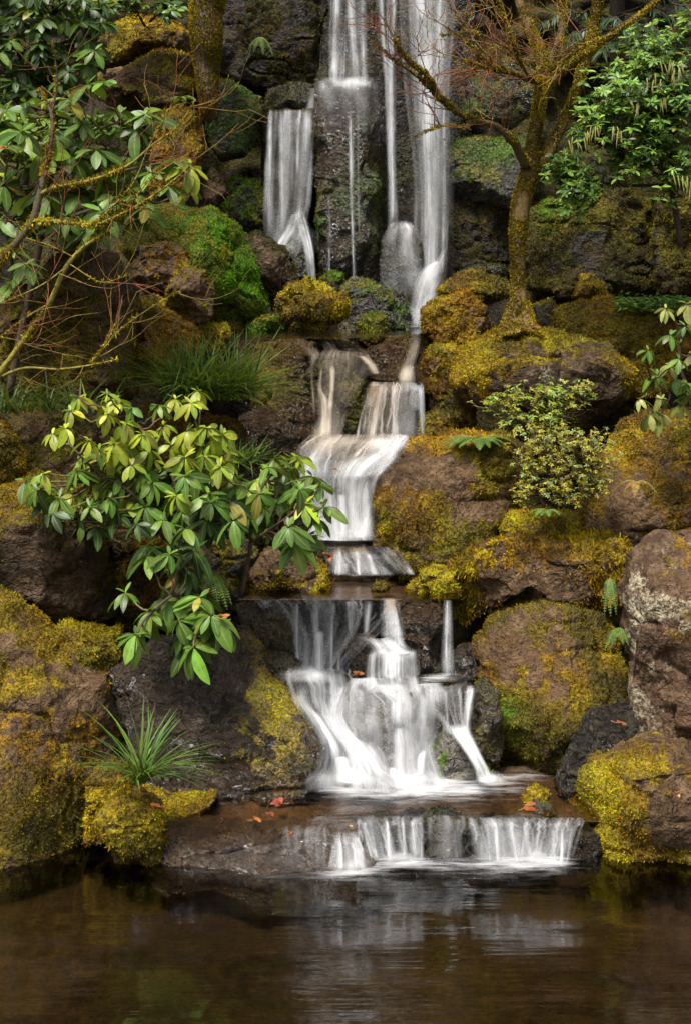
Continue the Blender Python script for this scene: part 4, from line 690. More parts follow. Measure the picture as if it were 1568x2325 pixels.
# front lip curtains
a, og = fall([(1886,745,822,6.86,.15),(1904,746,822,6.76,.55),(1930,746,830,6.72,.6),(1975,738,842,6.64,.6)], label='small white spill over the right end of the wide ledge slab', ns=40, seed=38)
strands(a, og, [[(1892,792,816,6.76,.7),(1975,805,838,6.62,.9)], [(1905,762,780,6.74,.6),(1975,762,786,6.64,.8)]])
a, og = fall([(1852,800,970,7.0,.25),(1864,806,966,6.86,.50),(1890,812,966,6.82,.42),(1955,835,966,6.74,.5)], label='left pond curtain of bright separate strands between ledge slab and lip block', ns=70, seed=42)
strands(a, og, [[(1858,832,846,6.84,.7),(1955,848,862,6.72,.8)], [(1858,872,884,6.84,.7),(1955,878,892,6.72,.8)], [(1858,908,920,6.84,.9),(1955,912,924,6.72,.8)], [(1850,945,965,6.84,.6),(1900,948,964,6.8,.7),(1955,945,966,6.72,.7)], [(1858,810,824,6.84,.7),(1950,838,850,6.72,.6)]], 'fall')
a, og = fall([(1855,1054,1330,7.0,.25),(1868,1058,1326,6.86,.45),(1895,1066,1316,6.82,.38),(1960,1078,1296,6.74,.5)], label='right pond curtain of bright separate strands beside the yellow moss boulder', ns=90, seed=46)
strands(a, og, [[(1868,1096,1112,6.84,.9),(1960,1104,1118,6.72,.9)], [(1868,1118,1130,6.84,.7),(1960,1124,1136,6.72,.7)], [(1868,1148,1166,6.84,.9),(1960,1166,1180,6.72,1.0)], [(1868,1182,1196,6.84,.8),(1960,1200,1214,6.72,.9)], [(1874,1246,1258,6.84,.8),(1960,1252,1264,6.72,.9)], [(1874,1268,1284,6.84,.9),(1960,1266,1280,6.72,1.0)], [(1874,1290,1308,6.8,.4),(1960,1278,1294,6.7,.4)]])
fall([(1872,640,760,6.82,.1),(1895,640,750,6.75,.16),(1975,650,750,6.7,.1)], 'thin', 'waterfall', 'faint sheet sliding over the middle of the wide ledge slab', None, 50, 8, .04, 52, drape=True)
fall([(1850,962,1062,6.86,.2),(1870,964,1062,6.74,.12),(1960,966,1060,6.7,.18)], 'thin', 'waterfall', 'faint trickles over the dark lip block between the pond curtains', None, 40, 8, .04, 54, drape=True)
# soft white spray where the falls strike
def puff(o_label, u, v, ru, rv, d, s, seed):
    r = [(v - rv, u - ru * .5, u + ru * .5, d + .08, 0.0), (v - rv * .6, u - ru * .75, u + ru * .75, d + .05, s * .35), (v - rv * .2, u - ru * .95, u + ru * .95, d, s), (v + rv * .3, u - ru, u + ru, d - .08, s * .75), (v + rv * .7, u - ru, u + ru, d - .14, 0.0)]
    fall(r, 'spray', 'spray', o_label, None, 28, 6, .10, seed, .5, None, .03)
for k, (lb_, u, v, ru, rv, d, s) in enumerate([('white spray at the foot of the left lobe in the lowest pool', 790, 1775, 110, 40, 7.4, .7), ('white spray below the grey triangular rock', 950, 1780, 110, 40, 7.35, .8),
    ('white spray boiling on the ledge above the left lobe', 700, 1535, 75, 25, 7.9, .8), ('white spray where the tallest fall meets the upper pool', 950, 715, 50, 40, 11.4, .5), ('white spray below the square curtain', 880, 1008, 95, 28, 9.6, .7),
    ('white spray where the fan enters the step pool', 800, 1212, 60, 26, 8.98, .8), ('low white spray under the right pond curtain', 1180, 1948, 120, 22, 6.7, .7), ('low white spray under the left pond curtain', 900, 1945, 80, 18, 6.72, .5),
    ('pale mist around the foot of the tallest fall', 930, 640, 75, 60, 11.45, .34), ('pale mist at the foot of the basin curtain', 670, 545, 60, 45, 11.35, .3), ('low white spray at the end of the ledge slab', 800, 1970, 55, 20, 6.5, .6), ('white spray on the stone step of the main cascade', 890, 1482, 65, 24, 7.95, .6), ('white spray at the foot of the right slide', 1110, 1770, 50, 20, 7.45, .7)]):
    puff(lb_, u, v, ru, rv, d, s * .9, 80 + k)
# ---------------------------------------------------------------- plants
def unit(a): return a / (np.linalg.norm(a, axis=-1, keepdims=True) + 1e-9)
LT = np.array([0, .12, .32, .55, .78, .93, 1.0]); LWD = np.array([.10, .42, .86, 1.0, .78, .36, .02])
def add_leaves(mb, base, dr, nr, L, W, droop, fold, col, rg, T=LT, WD=LWD):
    """many leaf blades at once: base, direction, upper side, length, width"""
    n = len(base)
    if n == 0: return
    L, W, droop = [np.broadcast_to(np.asarray(a, float), (n,)) for a in (L, W, droop)]
    dr = unit(dr); sd = unit(np.cross(dr, nr)); nr = unit(np.cross(sd, dr)); nt = len(T)
    c = base[:, None] + dr[:, None] * (L[:, None] * T)[..., None] - nr[:, None] * (droop * L)[:, None, None] * (T ** 2)[None, :, None]
    x = np.array([-1, 0, 1.0])
    V = c[:, :, None] + sd[:, None, None] * (W[:, None] * WD[None] * 0.5)[:, :, None, None] * x[None, None, :, None] \
        + nr[:, None, None] * (fold * (W[:, None] * WD[None] * 0.5))[:, :, None, None] * (np.abs(x))[None, None, :, None]
    V = V.reshape(-1, 3)
    k = (np.arange(nt - 1)[:, None] * 3 + np.arange(2)[None]).ravel(); q = np.stack([k, k + 1, k + 4, k + 3], 1)
    Q = (np.arange(n)[:, None, None] * nt * 3 + q[None]).reshape(-1, 4)
    uv = np.tile(np.stack([np.tile(x * .5, nt), np.repeat(T, 3)], 1), (n, 1))
    mb.add(V, Q, None, np.repeat(col, nt * 3, 0), uv)
ST, SW = np.array([0, .5, 1.0]), np.array([.25, 1.0, .05])
def lcol(rg, n, pal, jit=.28):
    p = np.array(pal); c = p[rg.integers(0, len(p), n)]; m = rg.random((n, 1))
    c = c * m + p[rg.integers(0, len(p), n)] * (1 - m)
    c = np.where(rg.random((n, 1)) < .025, np.array([[.30, .27, .045]]), c)
    return np.clip(c * (1 + rg.normal(0, jit, (n, 1))) * (1 + rg.normal(0, .06, (n, 3))), .004, .8)
def whorl(mb, p, axis, L, nl, rg, pal, elev=-0.25, droop=0.22, wr=.34, inner=True):
    axis = unit(np.asarray(axis, float)); e1 = unit(np.cross(axis, [0.3, 0.9, 0.1])); e2 = np.cross(axis, e1)
    ph = np.arange(nl) / nl * 2 * np.pi + rg.normal(0, .18, nl) + rg.random() * 6
    el = elev + rg.normal(0, .22, nl)
    dr = np.cos(ph)[:, None] * e1 + np.sin(ph)[:, None] * e2 + el[:, None] * axis
    base = p + unit(dr) * L * .07
    Ls = L * (0.58 + 0.6 * rg.random(nl)); nr = axis + 0.3 * rg.normal(0, 1, (nl, 3))
    add_leaves(mb, base, dr, nr, Ls, Ls * wr * (0.85 + .3 * rg.random(nl)), droop * (0.6 + rg.random(nl)), 0.16, lcol(rg, nl, pal), rg)
    if inner:
        n2 = max(2, nl // 3); ph = rg.random(n2) * 6.3
        dr = np.cos(ph)[:, None] * e1 + np.sin(ph)[:, None] * e2 + (0.5 + .5 * rg.random(n2))[:, None] * axis
        add_leaves(mb, np.tile(p, (n2, 1)), dr, np.tile(axis, (n2, 1)), L * .5 * (0.7 + .5 * rg.random(n2)), L * .17, .15, .2, lcol(rg, n2, pal), rg)
def bend(a, b, sag, n=7, rg=None, j=0.0):
    t = np.linspace(0, 1, n)[:, None]; p = a + (b - a) * t; p[:, 2] -= (sag * np.linalg.norm(b - a) * 4 * t * (1 - t))[:, 0]
    if rg is not None and j > 0: p[1:-1] += rg.normal(0, j * np.linalg.norm(b - a), (n - 2, 3))
    return p
def limbs(mb, lines, col, sides=7, n=6, wob=.15, rpx=True):
    """polyline rows (u, v, depth, half width in px) -> tubes; returns all the points"""
    pts = []
    for k, ln in enumerate(lines):
        s = smooth_path(ln, n); p = np.array([P(*r[:3]) for r in s]); rad = np.maximum(s[:, 3], .4) / F * s[:, 2]
        c = col if not callable(col) else col(k)
        mb.tube(p, rad, sides, c, wob, k); pts.append(p)
    return np.concatenate(pts)
def shrub(label, base, limb_lines, ws, Lpx, pal_of, name='rhododendron_bush', seed=0, stemcol=(.10, .06, .035), nl=(7, 11), elev=-.3, droop=.22, wr=.42, axis=(0, -.35, 1), leafmat='leaf', cat='bush', group=None, inner=True, twr=2.2):
    rg = np.random.default_rng(seed); root = empty(name, P(*base), label, cat, group); org = P(*base)
    st = MB(); fo = MB(); lp = limbs(st, limb_lines, stemcol)
    for (u, v, d) in ws:
        p = P(u, v, d); L = (Lpx(u, v) if callable(Lpx) else Lpx) * (0.8 + .4 * rg.random()) / F * d
        c = lp[np.argmin(np.linalg.norm(lp - p, axis=1) + 0.9 * np.maximum(lp[:, 2] - p[2] + .02, 0))]
        r = twr / F * d; b = bend(c, p, .10, 6, rg, .03); st.tube(b, np.linspace(r * 1.3, r * .7, 6), 5, (.20, .17, .05) if rg.random() < .6 else (.16, .06, .03))
        ax = np.array(axis) + rg.normal(0, .22, 3) + 0.25 * unit(p - c)
        whorl(fo, p, ax, L, int(rg.integers(*nl)), rg, pal_of(u, v, rg), elev, droop, wr, inner)
    inv = -org
    for nm, m, mt in (('stem', st, 'bark'), ('foliage', fo, leafmat)):
        V, f, cc, uv = m.arrays(); o = mesh_obj(nm, V, f, M[mt], root, org, cols=cc, uv=uv)
    return root
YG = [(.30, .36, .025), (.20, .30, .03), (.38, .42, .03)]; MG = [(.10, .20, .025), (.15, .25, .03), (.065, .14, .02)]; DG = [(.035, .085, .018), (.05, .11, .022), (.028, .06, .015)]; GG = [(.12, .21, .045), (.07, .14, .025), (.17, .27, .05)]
# the rhododendron in front of the cascade
W1 = [(180,902),(245,893),(272,915),(300,925),(435,915),(150,972),(205,1000),(288,962),(325,985),(372,965),(425,978),(470,970),(505,988),(262,1008),(100,1075),(175,1068),(212,1085),(300,1055),(350,1045),(420,1038),(465,1035),(390,1010),(345,1095),(135,1130),(205,1150),(165,1120),(300,1130),(250,1130),(400,1125),(330,1150),(480,1140),(520,1138),(556,1108),(622,1042),(645,1068),(708,1080),(590,1120),(640,1130),(690,1145),(655,1195),(560,1165),(600,1150),(715,1175),(385,1258),(440,1250),(335,1262),(425,1290),(285,1345),(338,1388),(382,1362),(455,1355),(308,1440),(428,1440),(500,1418),(440,1468),(480,1395),(405,1408),(420,1080),(270,1085),(440,1080),(500,1060),(370,1180),(310,1190),(265,1170),(420,1200),(225,1020),(340,1020),(300,1000),(360,920),(245,940),(470,1180),(530,1180),(650,1170),(680,1110),(600,1085),(735,1150),(700,1215),(668,1232),(725,1100),(610,1060),(660,1040),(575,1100),(640,1205),(60,1090),(85,1110),(120,985),(120,1165)]
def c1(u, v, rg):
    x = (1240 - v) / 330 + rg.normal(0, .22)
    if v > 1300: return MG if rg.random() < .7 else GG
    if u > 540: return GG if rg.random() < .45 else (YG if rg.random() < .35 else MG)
    return YG if x > .55 else (MG if x > .15 else DG)  # top light painted in: upper whorls yellow green, lower ones darkened as shade
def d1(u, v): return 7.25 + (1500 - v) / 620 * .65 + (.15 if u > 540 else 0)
rgw = np.random.default_rng(3)
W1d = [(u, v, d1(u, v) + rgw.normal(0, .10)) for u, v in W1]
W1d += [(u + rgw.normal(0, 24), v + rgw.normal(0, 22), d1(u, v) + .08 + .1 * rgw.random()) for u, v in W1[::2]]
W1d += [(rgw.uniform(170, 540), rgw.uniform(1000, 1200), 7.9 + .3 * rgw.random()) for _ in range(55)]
shrub('glossy rhododendron with upper leaves coloured lime as if sunlit, reaching over the foreground rocks toward the cascade', (450, 1500, 7.75),
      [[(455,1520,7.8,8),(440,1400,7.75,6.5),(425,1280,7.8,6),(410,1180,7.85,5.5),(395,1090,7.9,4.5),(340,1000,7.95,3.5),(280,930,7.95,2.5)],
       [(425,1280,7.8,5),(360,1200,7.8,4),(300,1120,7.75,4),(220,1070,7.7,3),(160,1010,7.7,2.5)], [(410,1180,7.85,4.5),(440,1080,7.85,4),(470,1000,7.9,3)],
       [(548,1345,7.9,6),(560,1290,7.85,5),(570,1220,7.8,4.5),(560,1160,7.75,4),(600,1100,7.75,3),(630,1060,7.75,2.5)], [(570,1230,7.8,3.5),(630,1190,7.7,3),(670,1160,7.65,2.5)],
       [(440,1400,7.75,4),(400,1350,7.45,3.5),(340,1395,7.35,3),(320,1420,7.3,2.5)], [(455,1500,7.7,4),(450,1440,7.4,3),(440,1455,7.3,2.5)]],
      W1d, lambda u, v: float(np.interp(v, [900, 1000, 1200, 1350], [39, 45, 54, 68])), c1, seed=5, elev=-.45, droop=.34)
# upper left rhododendron
W2 = [(200,192),(240,185),(330,260),(272,255),(310,290),(352,268),(160,225),(100,250),(60,232),(120,300),(50,300),(20,330),(60,380),(190,280),(250,300),(402,368),(432,378),(345,392),(282,420),(305,440),(332,470),(232,480),(150,490),(180,440),(130,520),(90,440),(40,450),(60,500),(20,560),(205,400),(120,380),(255,380),(310,498),(380,420),(150,470),(100,340),(30,640),(60,600),(10,420),(0,500),(220,340),(160,350),(15,250),(75,330),(260,450),(200,520),(430,430)]
W2d = [(u, v, 8.75 + rgw.normal(0, .12)) for u, v in W2] + [(rgw.uniform(-60, 300), rgw.uniform(240, 560), 9.0 + .3 * rgw.random()) for _ in range(48)]
shrub('broad leaved rhododendron with grey green glossy leaves filling the upper left edge', (60, 800, 9.0),
      [[(20,900,8.95,9),(60,700,8.9,8),(90,560,8.85,8),(105,440,8.85,7),(118,330,8.85,5),(120,250,8.85,3.5)], [(90,560,8.85,6),(150,500,8.8,5),(230,470,8.75,4),(310,455,8.75,3)],
       [(105,440,8.85,5),(180,415,8.8,4),(250,395,8.75,3.5),(340,375,8.75,3),(400,368,8.75,2)], [(118,330,8.85,4),(200,300,8.8,3),(280,275,8.75,3)], [(60,700,8.9,5),(20,560,8.85,4),(10,420,8.85,3)]],
      W2d, 58, lambda u, v, rg: GG if rg.random() < .55 else (MG if rg.random() < .7 else YG), seed=8)
W3 = [(rgw.uniform(-40, 235), rgw.uniform(-30, 215), 9.6 + .5 * rgw.random()) for _ in range(110)]
shrub('dark green shrub with deeply shaded glossy leaves in the top left corner', (60, 420, 10.2), [[(60,420,10.2,6),(80,250,10.1,5),(100,120,10,4),(120,10,10,3)], [(80,250,10.1,4),(170,150,10,3),(210,60,10,2)], [(70,300,10.1,4),(10,150,10,3),(0,20,10,3)]],
      W3, 40, lambda u, v, rg: DG if rg.random() < .75 else MG, seed=12, name='broadleaf_shrub')
W3b = [(rgw.uniform(-30, 150), rgw.uniform(255, 370), 9.3 + .3 * rgw.random()) for _ in range(70)]
shrub('bright small leaved shrub at the left edge under the dark corner shrub', (20, 470, 9.5), [[(20,470,9.5,4),(40,380,9.45,3),(60,300,9.4,2)], [(20,470,9.5,3),(100,350,9.45,2)]],
      W3b, 26, lambda u, v, rg: [(.16, .26, .03), (.10, .19, .03), (.24, .32, .03)], seed=13, name='broadleaf_shrub', nl=(5, 8), elev=.2)
# right edge rhododendron
W4 = [(1500,940),(1530,860),(1475,940),(1560,900),(1520,830),(1590,860),(1470,795),(1520,760),(1555,740),(1490,850),(1540,815),(1500,905),(1450,905),(1560,870),(1590,800),(1545,920),(1580,930),(1560,690),(1510,700)]
shrub('pale leaved rhododendron peeping in at the right edge above the sloping moss bank', (1600, 960, 8.7), [[(1610,960,8.75,6),(1570,900,8.7,5),(1540,820,8.7,4),(1555,740,8.7,3)], [(1570,900,8.7,4),(1500,880,8.65,3),(1470,860,8.6,2)]],
      [(u, v, 8.55 + rgw.normal(0, .08)) for u, v in W4], 40, lambda u, v, rg: [(.36, .38, .10), (.24, .29, .06), (.42, .42, .12)] if rg.random() < .8 else MG, seed=15, nl=(6, 9), elev=-.6, droop=.3)
# glossy shrub at the upper right: many small leaf clusters in a lobed outline
def blob_pts(rg, blobs, n):
    out = []; w = np.array([b[2] * b[3] for b in blobs], float); w /= w.sum()
    for i in rg.choice(len(blobs), n, p=w):
        u, v, ru, rv, d, dt = blobs[i]
        while True:
            x, y, z = rg.normal(0, .52, 3)
            if x * x + y * y + z * z < 2: break
        out.append((u + x * ru, v + y * rv, d + z * dt))
    return out
rgp = np.random.default_rng(21)
PB = [(1500,120,80,70,9.8,.35),(1430,200,80,60,9.75,.35),(1540,230,60,80,9.7,.3),(1380,265,70,50,9.8,.3),(1470,310,80,60,9.7,.3),(1330,300,40,30,9.85,.2),(1280,385,45,40,9.9,.2),(1320,430,50,45,9.85,.2),(1540,390,50,60,9.7,.3),(1420,370,60,35,9.8,.25),(1570,60,40,50,9.8,.3)]
shrub('glossy evergreen shrub with pale drooping flower tassels at the upper right', (1540, 520, 9.9), [[(1545,560,9.95,7),(1520,420,9.9,6),(1480,300,9.85,5),(1470,180,9.85,4),(1500,90,9.85,3)], [(1520,420,9.9,5),(1420,350,9.85,4),(1340,320,9.85,3)], [(1520,420,9.9,4),(1400,420,9.9,3.5),(1300,400,9.9,3)], [(1480,300,9.85,3),(1560,200,9.8,3)]],
      blob_pts(rgp, PB, 1350), 19, lambda u, v, rg: ([(.16, .32, .04), (.27, .42, .06), (.10, .24, .03)] if rg.random() < .72 else DG), seed=22, name='evergreen_shrub', nl=(6, 9), elev=.15, wr=.36, leafmat='small', twr=.8)
# tassels of that shrub
ev = [o for o in C.objects if o.name.startswith('evergreen_shrub')][0]
for (u, v) in [(1520,140),(1530,160),(1545,150),(1440,230),(1480,180),(1400,290),(1330,300),(1545,400),(1560,410),(1355,290),(1500,225),(1300,320)]:
    tm = MB()
    for k in range(5):
        p = P(u + rgp.normal(0, 8), v + rgp.normal(0, 5), 9.4); q = p + np.array([rgp.normal(0, .015), -.01, -.07 - .05 * rgp.random()])
        tm.tube(bend(p, q, -.03, 4), [.003, .005, .004, .002], 5, (.27, .24, .06))
    V_, f_, c_, u_ = tm.arrays(); mesh_obj('flower_tassel', V_, f_, M['small'], ev, np.array(ev.location), cols=c_, uv=u_)

# mossy tubes: moss tufts along limbs
def tube_moss(mb, parent, org, seed, dens, length, pal, cover=.6, drape=.8, name='moss'):
    V, f, c, uv = mb.arrays(); T = []
    for a in f:
        T.append(a[:, :3]);
        if a.shape[1] == 4: T.append(a[:, [0, 2, 3]])
    T = np.concatenate(T); N = vnormals(V, T)
    m = sstep(.3, .6, cover + .2 * N[:, 2] + .55 * fbm(V * 5, 3, seed)); return moss_blades(name, V, T, N, m, pal_cols(V, pal, seed), parent, org, seed, dens, length, .004, drape, 1.1)
# Japanese maple
ML = [[(1168,765,9.75,40),(1172,722,9.8,22),(1176,640,9.85,16),(1172,540,9.9,18),(1182,460,9.9,21),(1198,390,9.9,19),(1212,300,9.9,13),(1224,215,9.9,15),(1228,180,9.9,15)],
      [(1130,775,9.7,10),(1150,745,9.75,16),(1170,690,9.8,18)], [(1230,775,9.75,8),(1205,750,9.75,14),(1185,690,9.8,16)],
      [(1228,190,9.9,15),(1232,130,9.95,11),(1205,75,10,10),(1180,10,10,10),(1165,-60,10,9)], [(1232,200,9.9,12),(1265,172,9.85,9),(1320,125,9.8,8),(1400,70,9.75,6.5),(1470,20,9.7,5),(1520,-40,9.7,4)],
      [(1200,400,9.9,16),(1240,352,9.95,11),(1275,285,10,11),(1300,225,10,10),(1325,140,10.05,10),(1350,40,10.1,10),(1365,-60,10.1,12)],
      [(1235,170,9.95,9),(1255,120,10,8),(1275,60,10.05,9),(1270,-50,10.1,9)],
      [(1192,375,9.85,12),(1165,325,9.7,9),(1125,288,9.6,8),(1075,272,9.5,8),(1035,252,9.45,7),(1000,222,9.4,6.5),(975,196,9.38,5),(940,168,9.35,3.5),(905,145,9.3,2.2),(865,110,9.3,1.5),(830,85,9.3,1.0)],
      [(990,215,9.4,5.5),(975,180,9.35,5.5),(955,160,9.3,5),(925,135,9.25,4),(900,100,9.2,3),(880,60,9.2,2),(860,30,9.2,1.2)],
      [(1220,185,9.85,8),(1190,178,9.7,6),(1160,165,9.6,4.5),(1120,155,9.5,4),(1085,148,9.45,3),(1050,135,9.4,2)], [(1215,190,9.8,5),(1185,150,9.6,3.5),(1150,60,9.5,3),(1130,0,9.5,2)],
      [(1075,272,9.5,4),(1050,290,9.4,3.5),(1020,285,9.35,2.5),(985,290,9.3,1.6),(940,310,9.25,1)], [(1190,178,9.7,3),(1260,150,9.6,3),(1330,100,9.55,2.5),(1400,75,9.5,2)],
      [(1150,110,9.55,2.5),(1080,75,9.5,2),(1000,80,9.45,1.4)], [(1120,155,9.5,2),(1060,95,9.45,1.6),(1010,60,9.4,1)]]
mroot_org = P(1170, 765, 9.8)
maple = empty('maple_tree', mroot_org, 'bare Japanese maple with moss covered trunk and fine red twigs above the long capped boulder', 'tree')
tr = MB(); lb = MB(); rgm = np.random.default_rng(31)
limbs(tr, ML[:6], lambda k: (.30, .19, .06), 12, 8, .25); p7 = limbs(lb, ML[6:], lambda k: (.13, .085, .03), 8, 8, .2)
for nm, m, mt in (('trunk', tr, 'bark'), ('branches', lb, 'bark')):
    V_, f_, c_, u_ = m.arrays(); mesh_obj(nm, V_, f_, M[mt], maple, mroot_org, cols=c_, uv=u_)
tube_moss(tr, maple, mroot_org, 32, 60000, .013, 'trunk', .62, .6); tube_moss(lb, maple, mroot_org, 33, 52000, .015, 'trunk', .55, .9)
tw = MB()
def twig(mb, p, dr, L, r, lev, rg, col, spread=.55, up=.05):
    n = 5; pts = [p]; d = unit(dr)
    for k in range(n - 1):
        d = unit(d + rg.normal(0, .16, 3) + np.array([0, 0, up])); pts.append(pts[-1] + d * L / (n - 1))
    mb.tube(pts, np.linspace(r, r * .45, n), 4, np.clip(np.array(col) * (0.7 + .6 * rg.random()), 0, 1))
    if lev > 0:
        for k in range(int(rg.integers(2, 4))):
            i = int(rg.integers(1, n)); twig(mb, pts[i], d + rg.normal(0, spread, 3), L * (.45 + .3 * rg.random()), r * .65, lev - 1, rg, col, spread, up)
for k in range(46):
    u = rgm.uniform(1000, 1330); v = rgm.uniform(20, 215); d = rgm.uniform(9.3, 9.9)
    q = P(u, v, d); c = p7[np.argmin(np.linalg.norm(p7 - q, axis=1))]; b = q - c
    twig(tw, c, b + np.array([-.15, -.1, .02]), min(.6, .2 + np.linalg.norm(b)), .0042, 2, rgm, (.36, .12, .03) if rgm.random() < .6 else (.36, .24, .02))
for k in range(30):
    i = rgm.integers(0, len(p7)); c = p7[i]
    if U0 + c[0] / c[1] * F < 1180: twig(tw, c, np.array([-.6, -.3, .25]) + rgm.normal(0, .5, 3), .32, .0038, 2, rgm, (.30, .08, .025))
V_, f_, c_, u_ = tw.arrays(); mesh_obj('twigs', V_, f_, M['bark'], maple, mroot_org, cols=c_, uv=u_)

# bare mossy branches at the left
bs_org = P(0, 860, 8.5)
bare = empty('bare_shrub', bs_org, 'leafless shrub with yellow green mossy limbs arching over the dark left boulder', 'shrub')
BL = [[(-40,930,8.5,10),(0,850,8.45,8),(35,800,8.42,7),(75,745,8.4,6.5),(112,690,8.38,6),(150,608,8.36,5.5),(190,562,8.34,5),(235,530,8.32,4),(262,490,8.3,3),(285,455,8.3,2.5)],
      [(-60,760,8.5,10),(0,600,8.45,9),(35,555,8.4,9),(75,500,8.4,9),(92,440,8.4,8),(115,330,8.42,6),(118,260,8.45,4.5),(90,200,8.5,3)], [(80,500,8.4,6),(150,505,8.35,5.5),(215,510,8.3,5),(280,485,8.25,4),(340,450,8.22,3),(400,405,8.2,2),(440,365,8.2,1.2)],
      [(92,440,8.4,6),(130,425,8.35,5),(200,412,8.3,4.5),(255,392,8.28,3.5),(300,370,8.25,2.8),(345,330,8.22,2),(405,285,8.2,1.5),(445,225,8.2,.9)], [(0,855,8.45,4),(60,835,8.4,3),(130,838,8.36,2.6),(200,830,8.32,2.4),(270,815,8.3,1.4)],
      [(205,826,8.32,2),(240,780,8.3,1.6),(262,735,8.3,1.2)], [(210,824,8.32,1.8),(260,760,8.3,1.4),(340,700,8.3,1),(425,650,8.3,.7)], [(112,690,8.38,2.6),(60,720,8.3,1.6),(0,765,8.3,1.1)], [(150,608,8.36,2.4),(90,650,8.3,1.6),(0,690,8.3,1)],
      [(170,585,8.35,2),(120,560,8.3,1.6),(60,540,8.3,1)], [(160,600,8.35,1.6),(230,640,8.3,1),(290,625,8.3,.7)], [(118,262,8.45,3),(130,180,8.5,2),(120,90,8.5,1.3)],
      [(215,510,8.3,2.6),(300,420,8.25,1.8),(340,330,8.22,1.2),(390,240,8.2,.8)], [(280,485,8.25,1.8),(350,400,8.22,1.3),(460,330,8.2,.8)]]
bl = MB(); bp7 = limbs(bl, BL, lambda k: (.36, .29, .04) if k not in (1, 11) else (.12, .09, .04), 7, 7, .12)
V_, f_, c_, u_ = bl.arrays(); mesh_obj('branches', V_, f_, M['bark'], bare, bs_org, cols=c_, uv=u_)
tube_moss(bl, bare, bs_org, 42, 20000, .020, 'yellow', .50, .6)
bt = MB()
for k in range(75):
    c = bp7[rgm.integers(0, len(bp7))]; twig(bt, c, np.array([.5, -.1, .35]) + rgm.normal(0, .6, 3), .35, .0033, 1, rgm, (.30, .19, .03) if rgm.random() < .6 else (.30, .08, .03))
V_, f_, c_, u_ = bt.arrays(); mesh_obj('twigs', V_, f_, M['bark'], bare, bs_org, cols=c_, uv=u_)

# mossy trunk at the top, left of the cliff
tk = MB(); limbs(tk, [[(476,-130,11.6,50),(472,0,11.55,40),(474,80,11.5,33),(474,150,11.5,28),(472,210,11.5,22),(468,270,11.6,18)]], lambda k: (.14, .09, .05), 16, 8, .5)
trunk_org = P(470, 240, 11.5)
V_, f_, c_, u_ = tk.arrays(); tko = mesh_obj('mossy_trunk', V_, f_, M['bark'], None, trunk_org, cols=c_, uv=u_)
tag(tko, 'shaggy moss covered tree trunk tapering downward at the top, beside the black cliff', 'tree trunk')
tube_moss(tk, tko, trunk_org, 52, 40000, .013, 'brown', .62, 1.2)

# small leaf shrubs on the right bank
rgs = np.random.default_rng(61)
AB = [(1125,915,50,26,8.75,.12),(1190,905,50,34,8.75,.12),(1240,885,40,24,8.75,.12),(1290,905,45,30,8.75,.12),(1320,885,28,20,8.75,.1),(1180,950,50,30,8.75,.15),(1260,940,50,30,8.75,.15),(1230,975,60,30,8.7,.15)]
shrub('low bright green small leaved shrub in front of the long capped boulder', (1230, 1060, 8.7), [[(1235,1080,8.7,4),(1225,1000,8.72,3),(1200,930,8.75,2)], [(1235,1060,8.7,3),(1280,960,8.72,2),(1310,900,8.75,1.5)], [(1225,1000,8.72,2),(1150,930,8.72,1.5)]],
      blob_pts(rgs, AB, 520), 9, lambda u, v, rg: [(.20, .33, .04), (.15, .25, .03), (.30, .36, .05)] if rg.random() < .5 else [(.36, .33, .03), (.26, .23, .03)], seed=62, name='small_shrub', nl=(5, 8), elev=.2, wr=.45, leafmat='small', twr=.6)
HB = [(1225,1005,60,40,8.5,.2),(1300,1000,75,35,8.5,.2),(1350,1035,50,45,8.5,.2),(1270,1060,90,40,8.5,.2),(1205,1075,45,35,8.5,.15),(1355,1085,40,35,8.5,.15),(1280,1115,80,35,8.45,.15),(1190,1120,25,30,8.45,.1)]
shrub('feathery yellow olive shrub on thin bare stems between moss bank and square boulder', (1290, 1165, 8.5), [[(1325,1150,8.5,6),(1335,1100,8.5,5),(1340,1050,8.5,3.5),(1310,1010,8.5,2)], [(1235,1150,8.5,4),(1215,1110,8.5,3),(1200,1070,8.5,2)], [(1270,1150,8.5,4),(1262,1090,8.5,3),(1250,1040,8.5,2)]],
      blob_pts(rgs, HB, 760), 8, lambda u, v, rg: [(.46, .40, .03), (.34, .29, .03), (.26, .22, .03)] if rg.random() < .75 else [(.26, .34, .10), (.32, .40, .14)], seed=63, name='small_shrub', nl=(5, 8), elev=.1, wr=.4, leafmat='small', stemcol=(.16, .07, .03), twr=.6)
# leafy sprays at the top edge
TB = [(270,5,60,20,11.6,.2),(385,20,45,22,11.6,.2),(330,-20,90,20,11.7,.2),(700,0,40,20,12.0,.2)]
shrub('green leafy sprays hanging at the top edge above the two gold mossed boulders', (330, 60, 11.9), [[(330,60,11.9,3),(300,10,11.8,2),(260,-30,11.8,2)], [(340,50,11.9,3),(390,0,11.8,2)]],
      blob_pts(rgs, TB[:3], 90), 24, lambda u, v, rg: MG if rg.random() < .6 else DG, seed=64, name='broadleaf_shrub', nl=(5, 8), elev=.1, twr=.8)
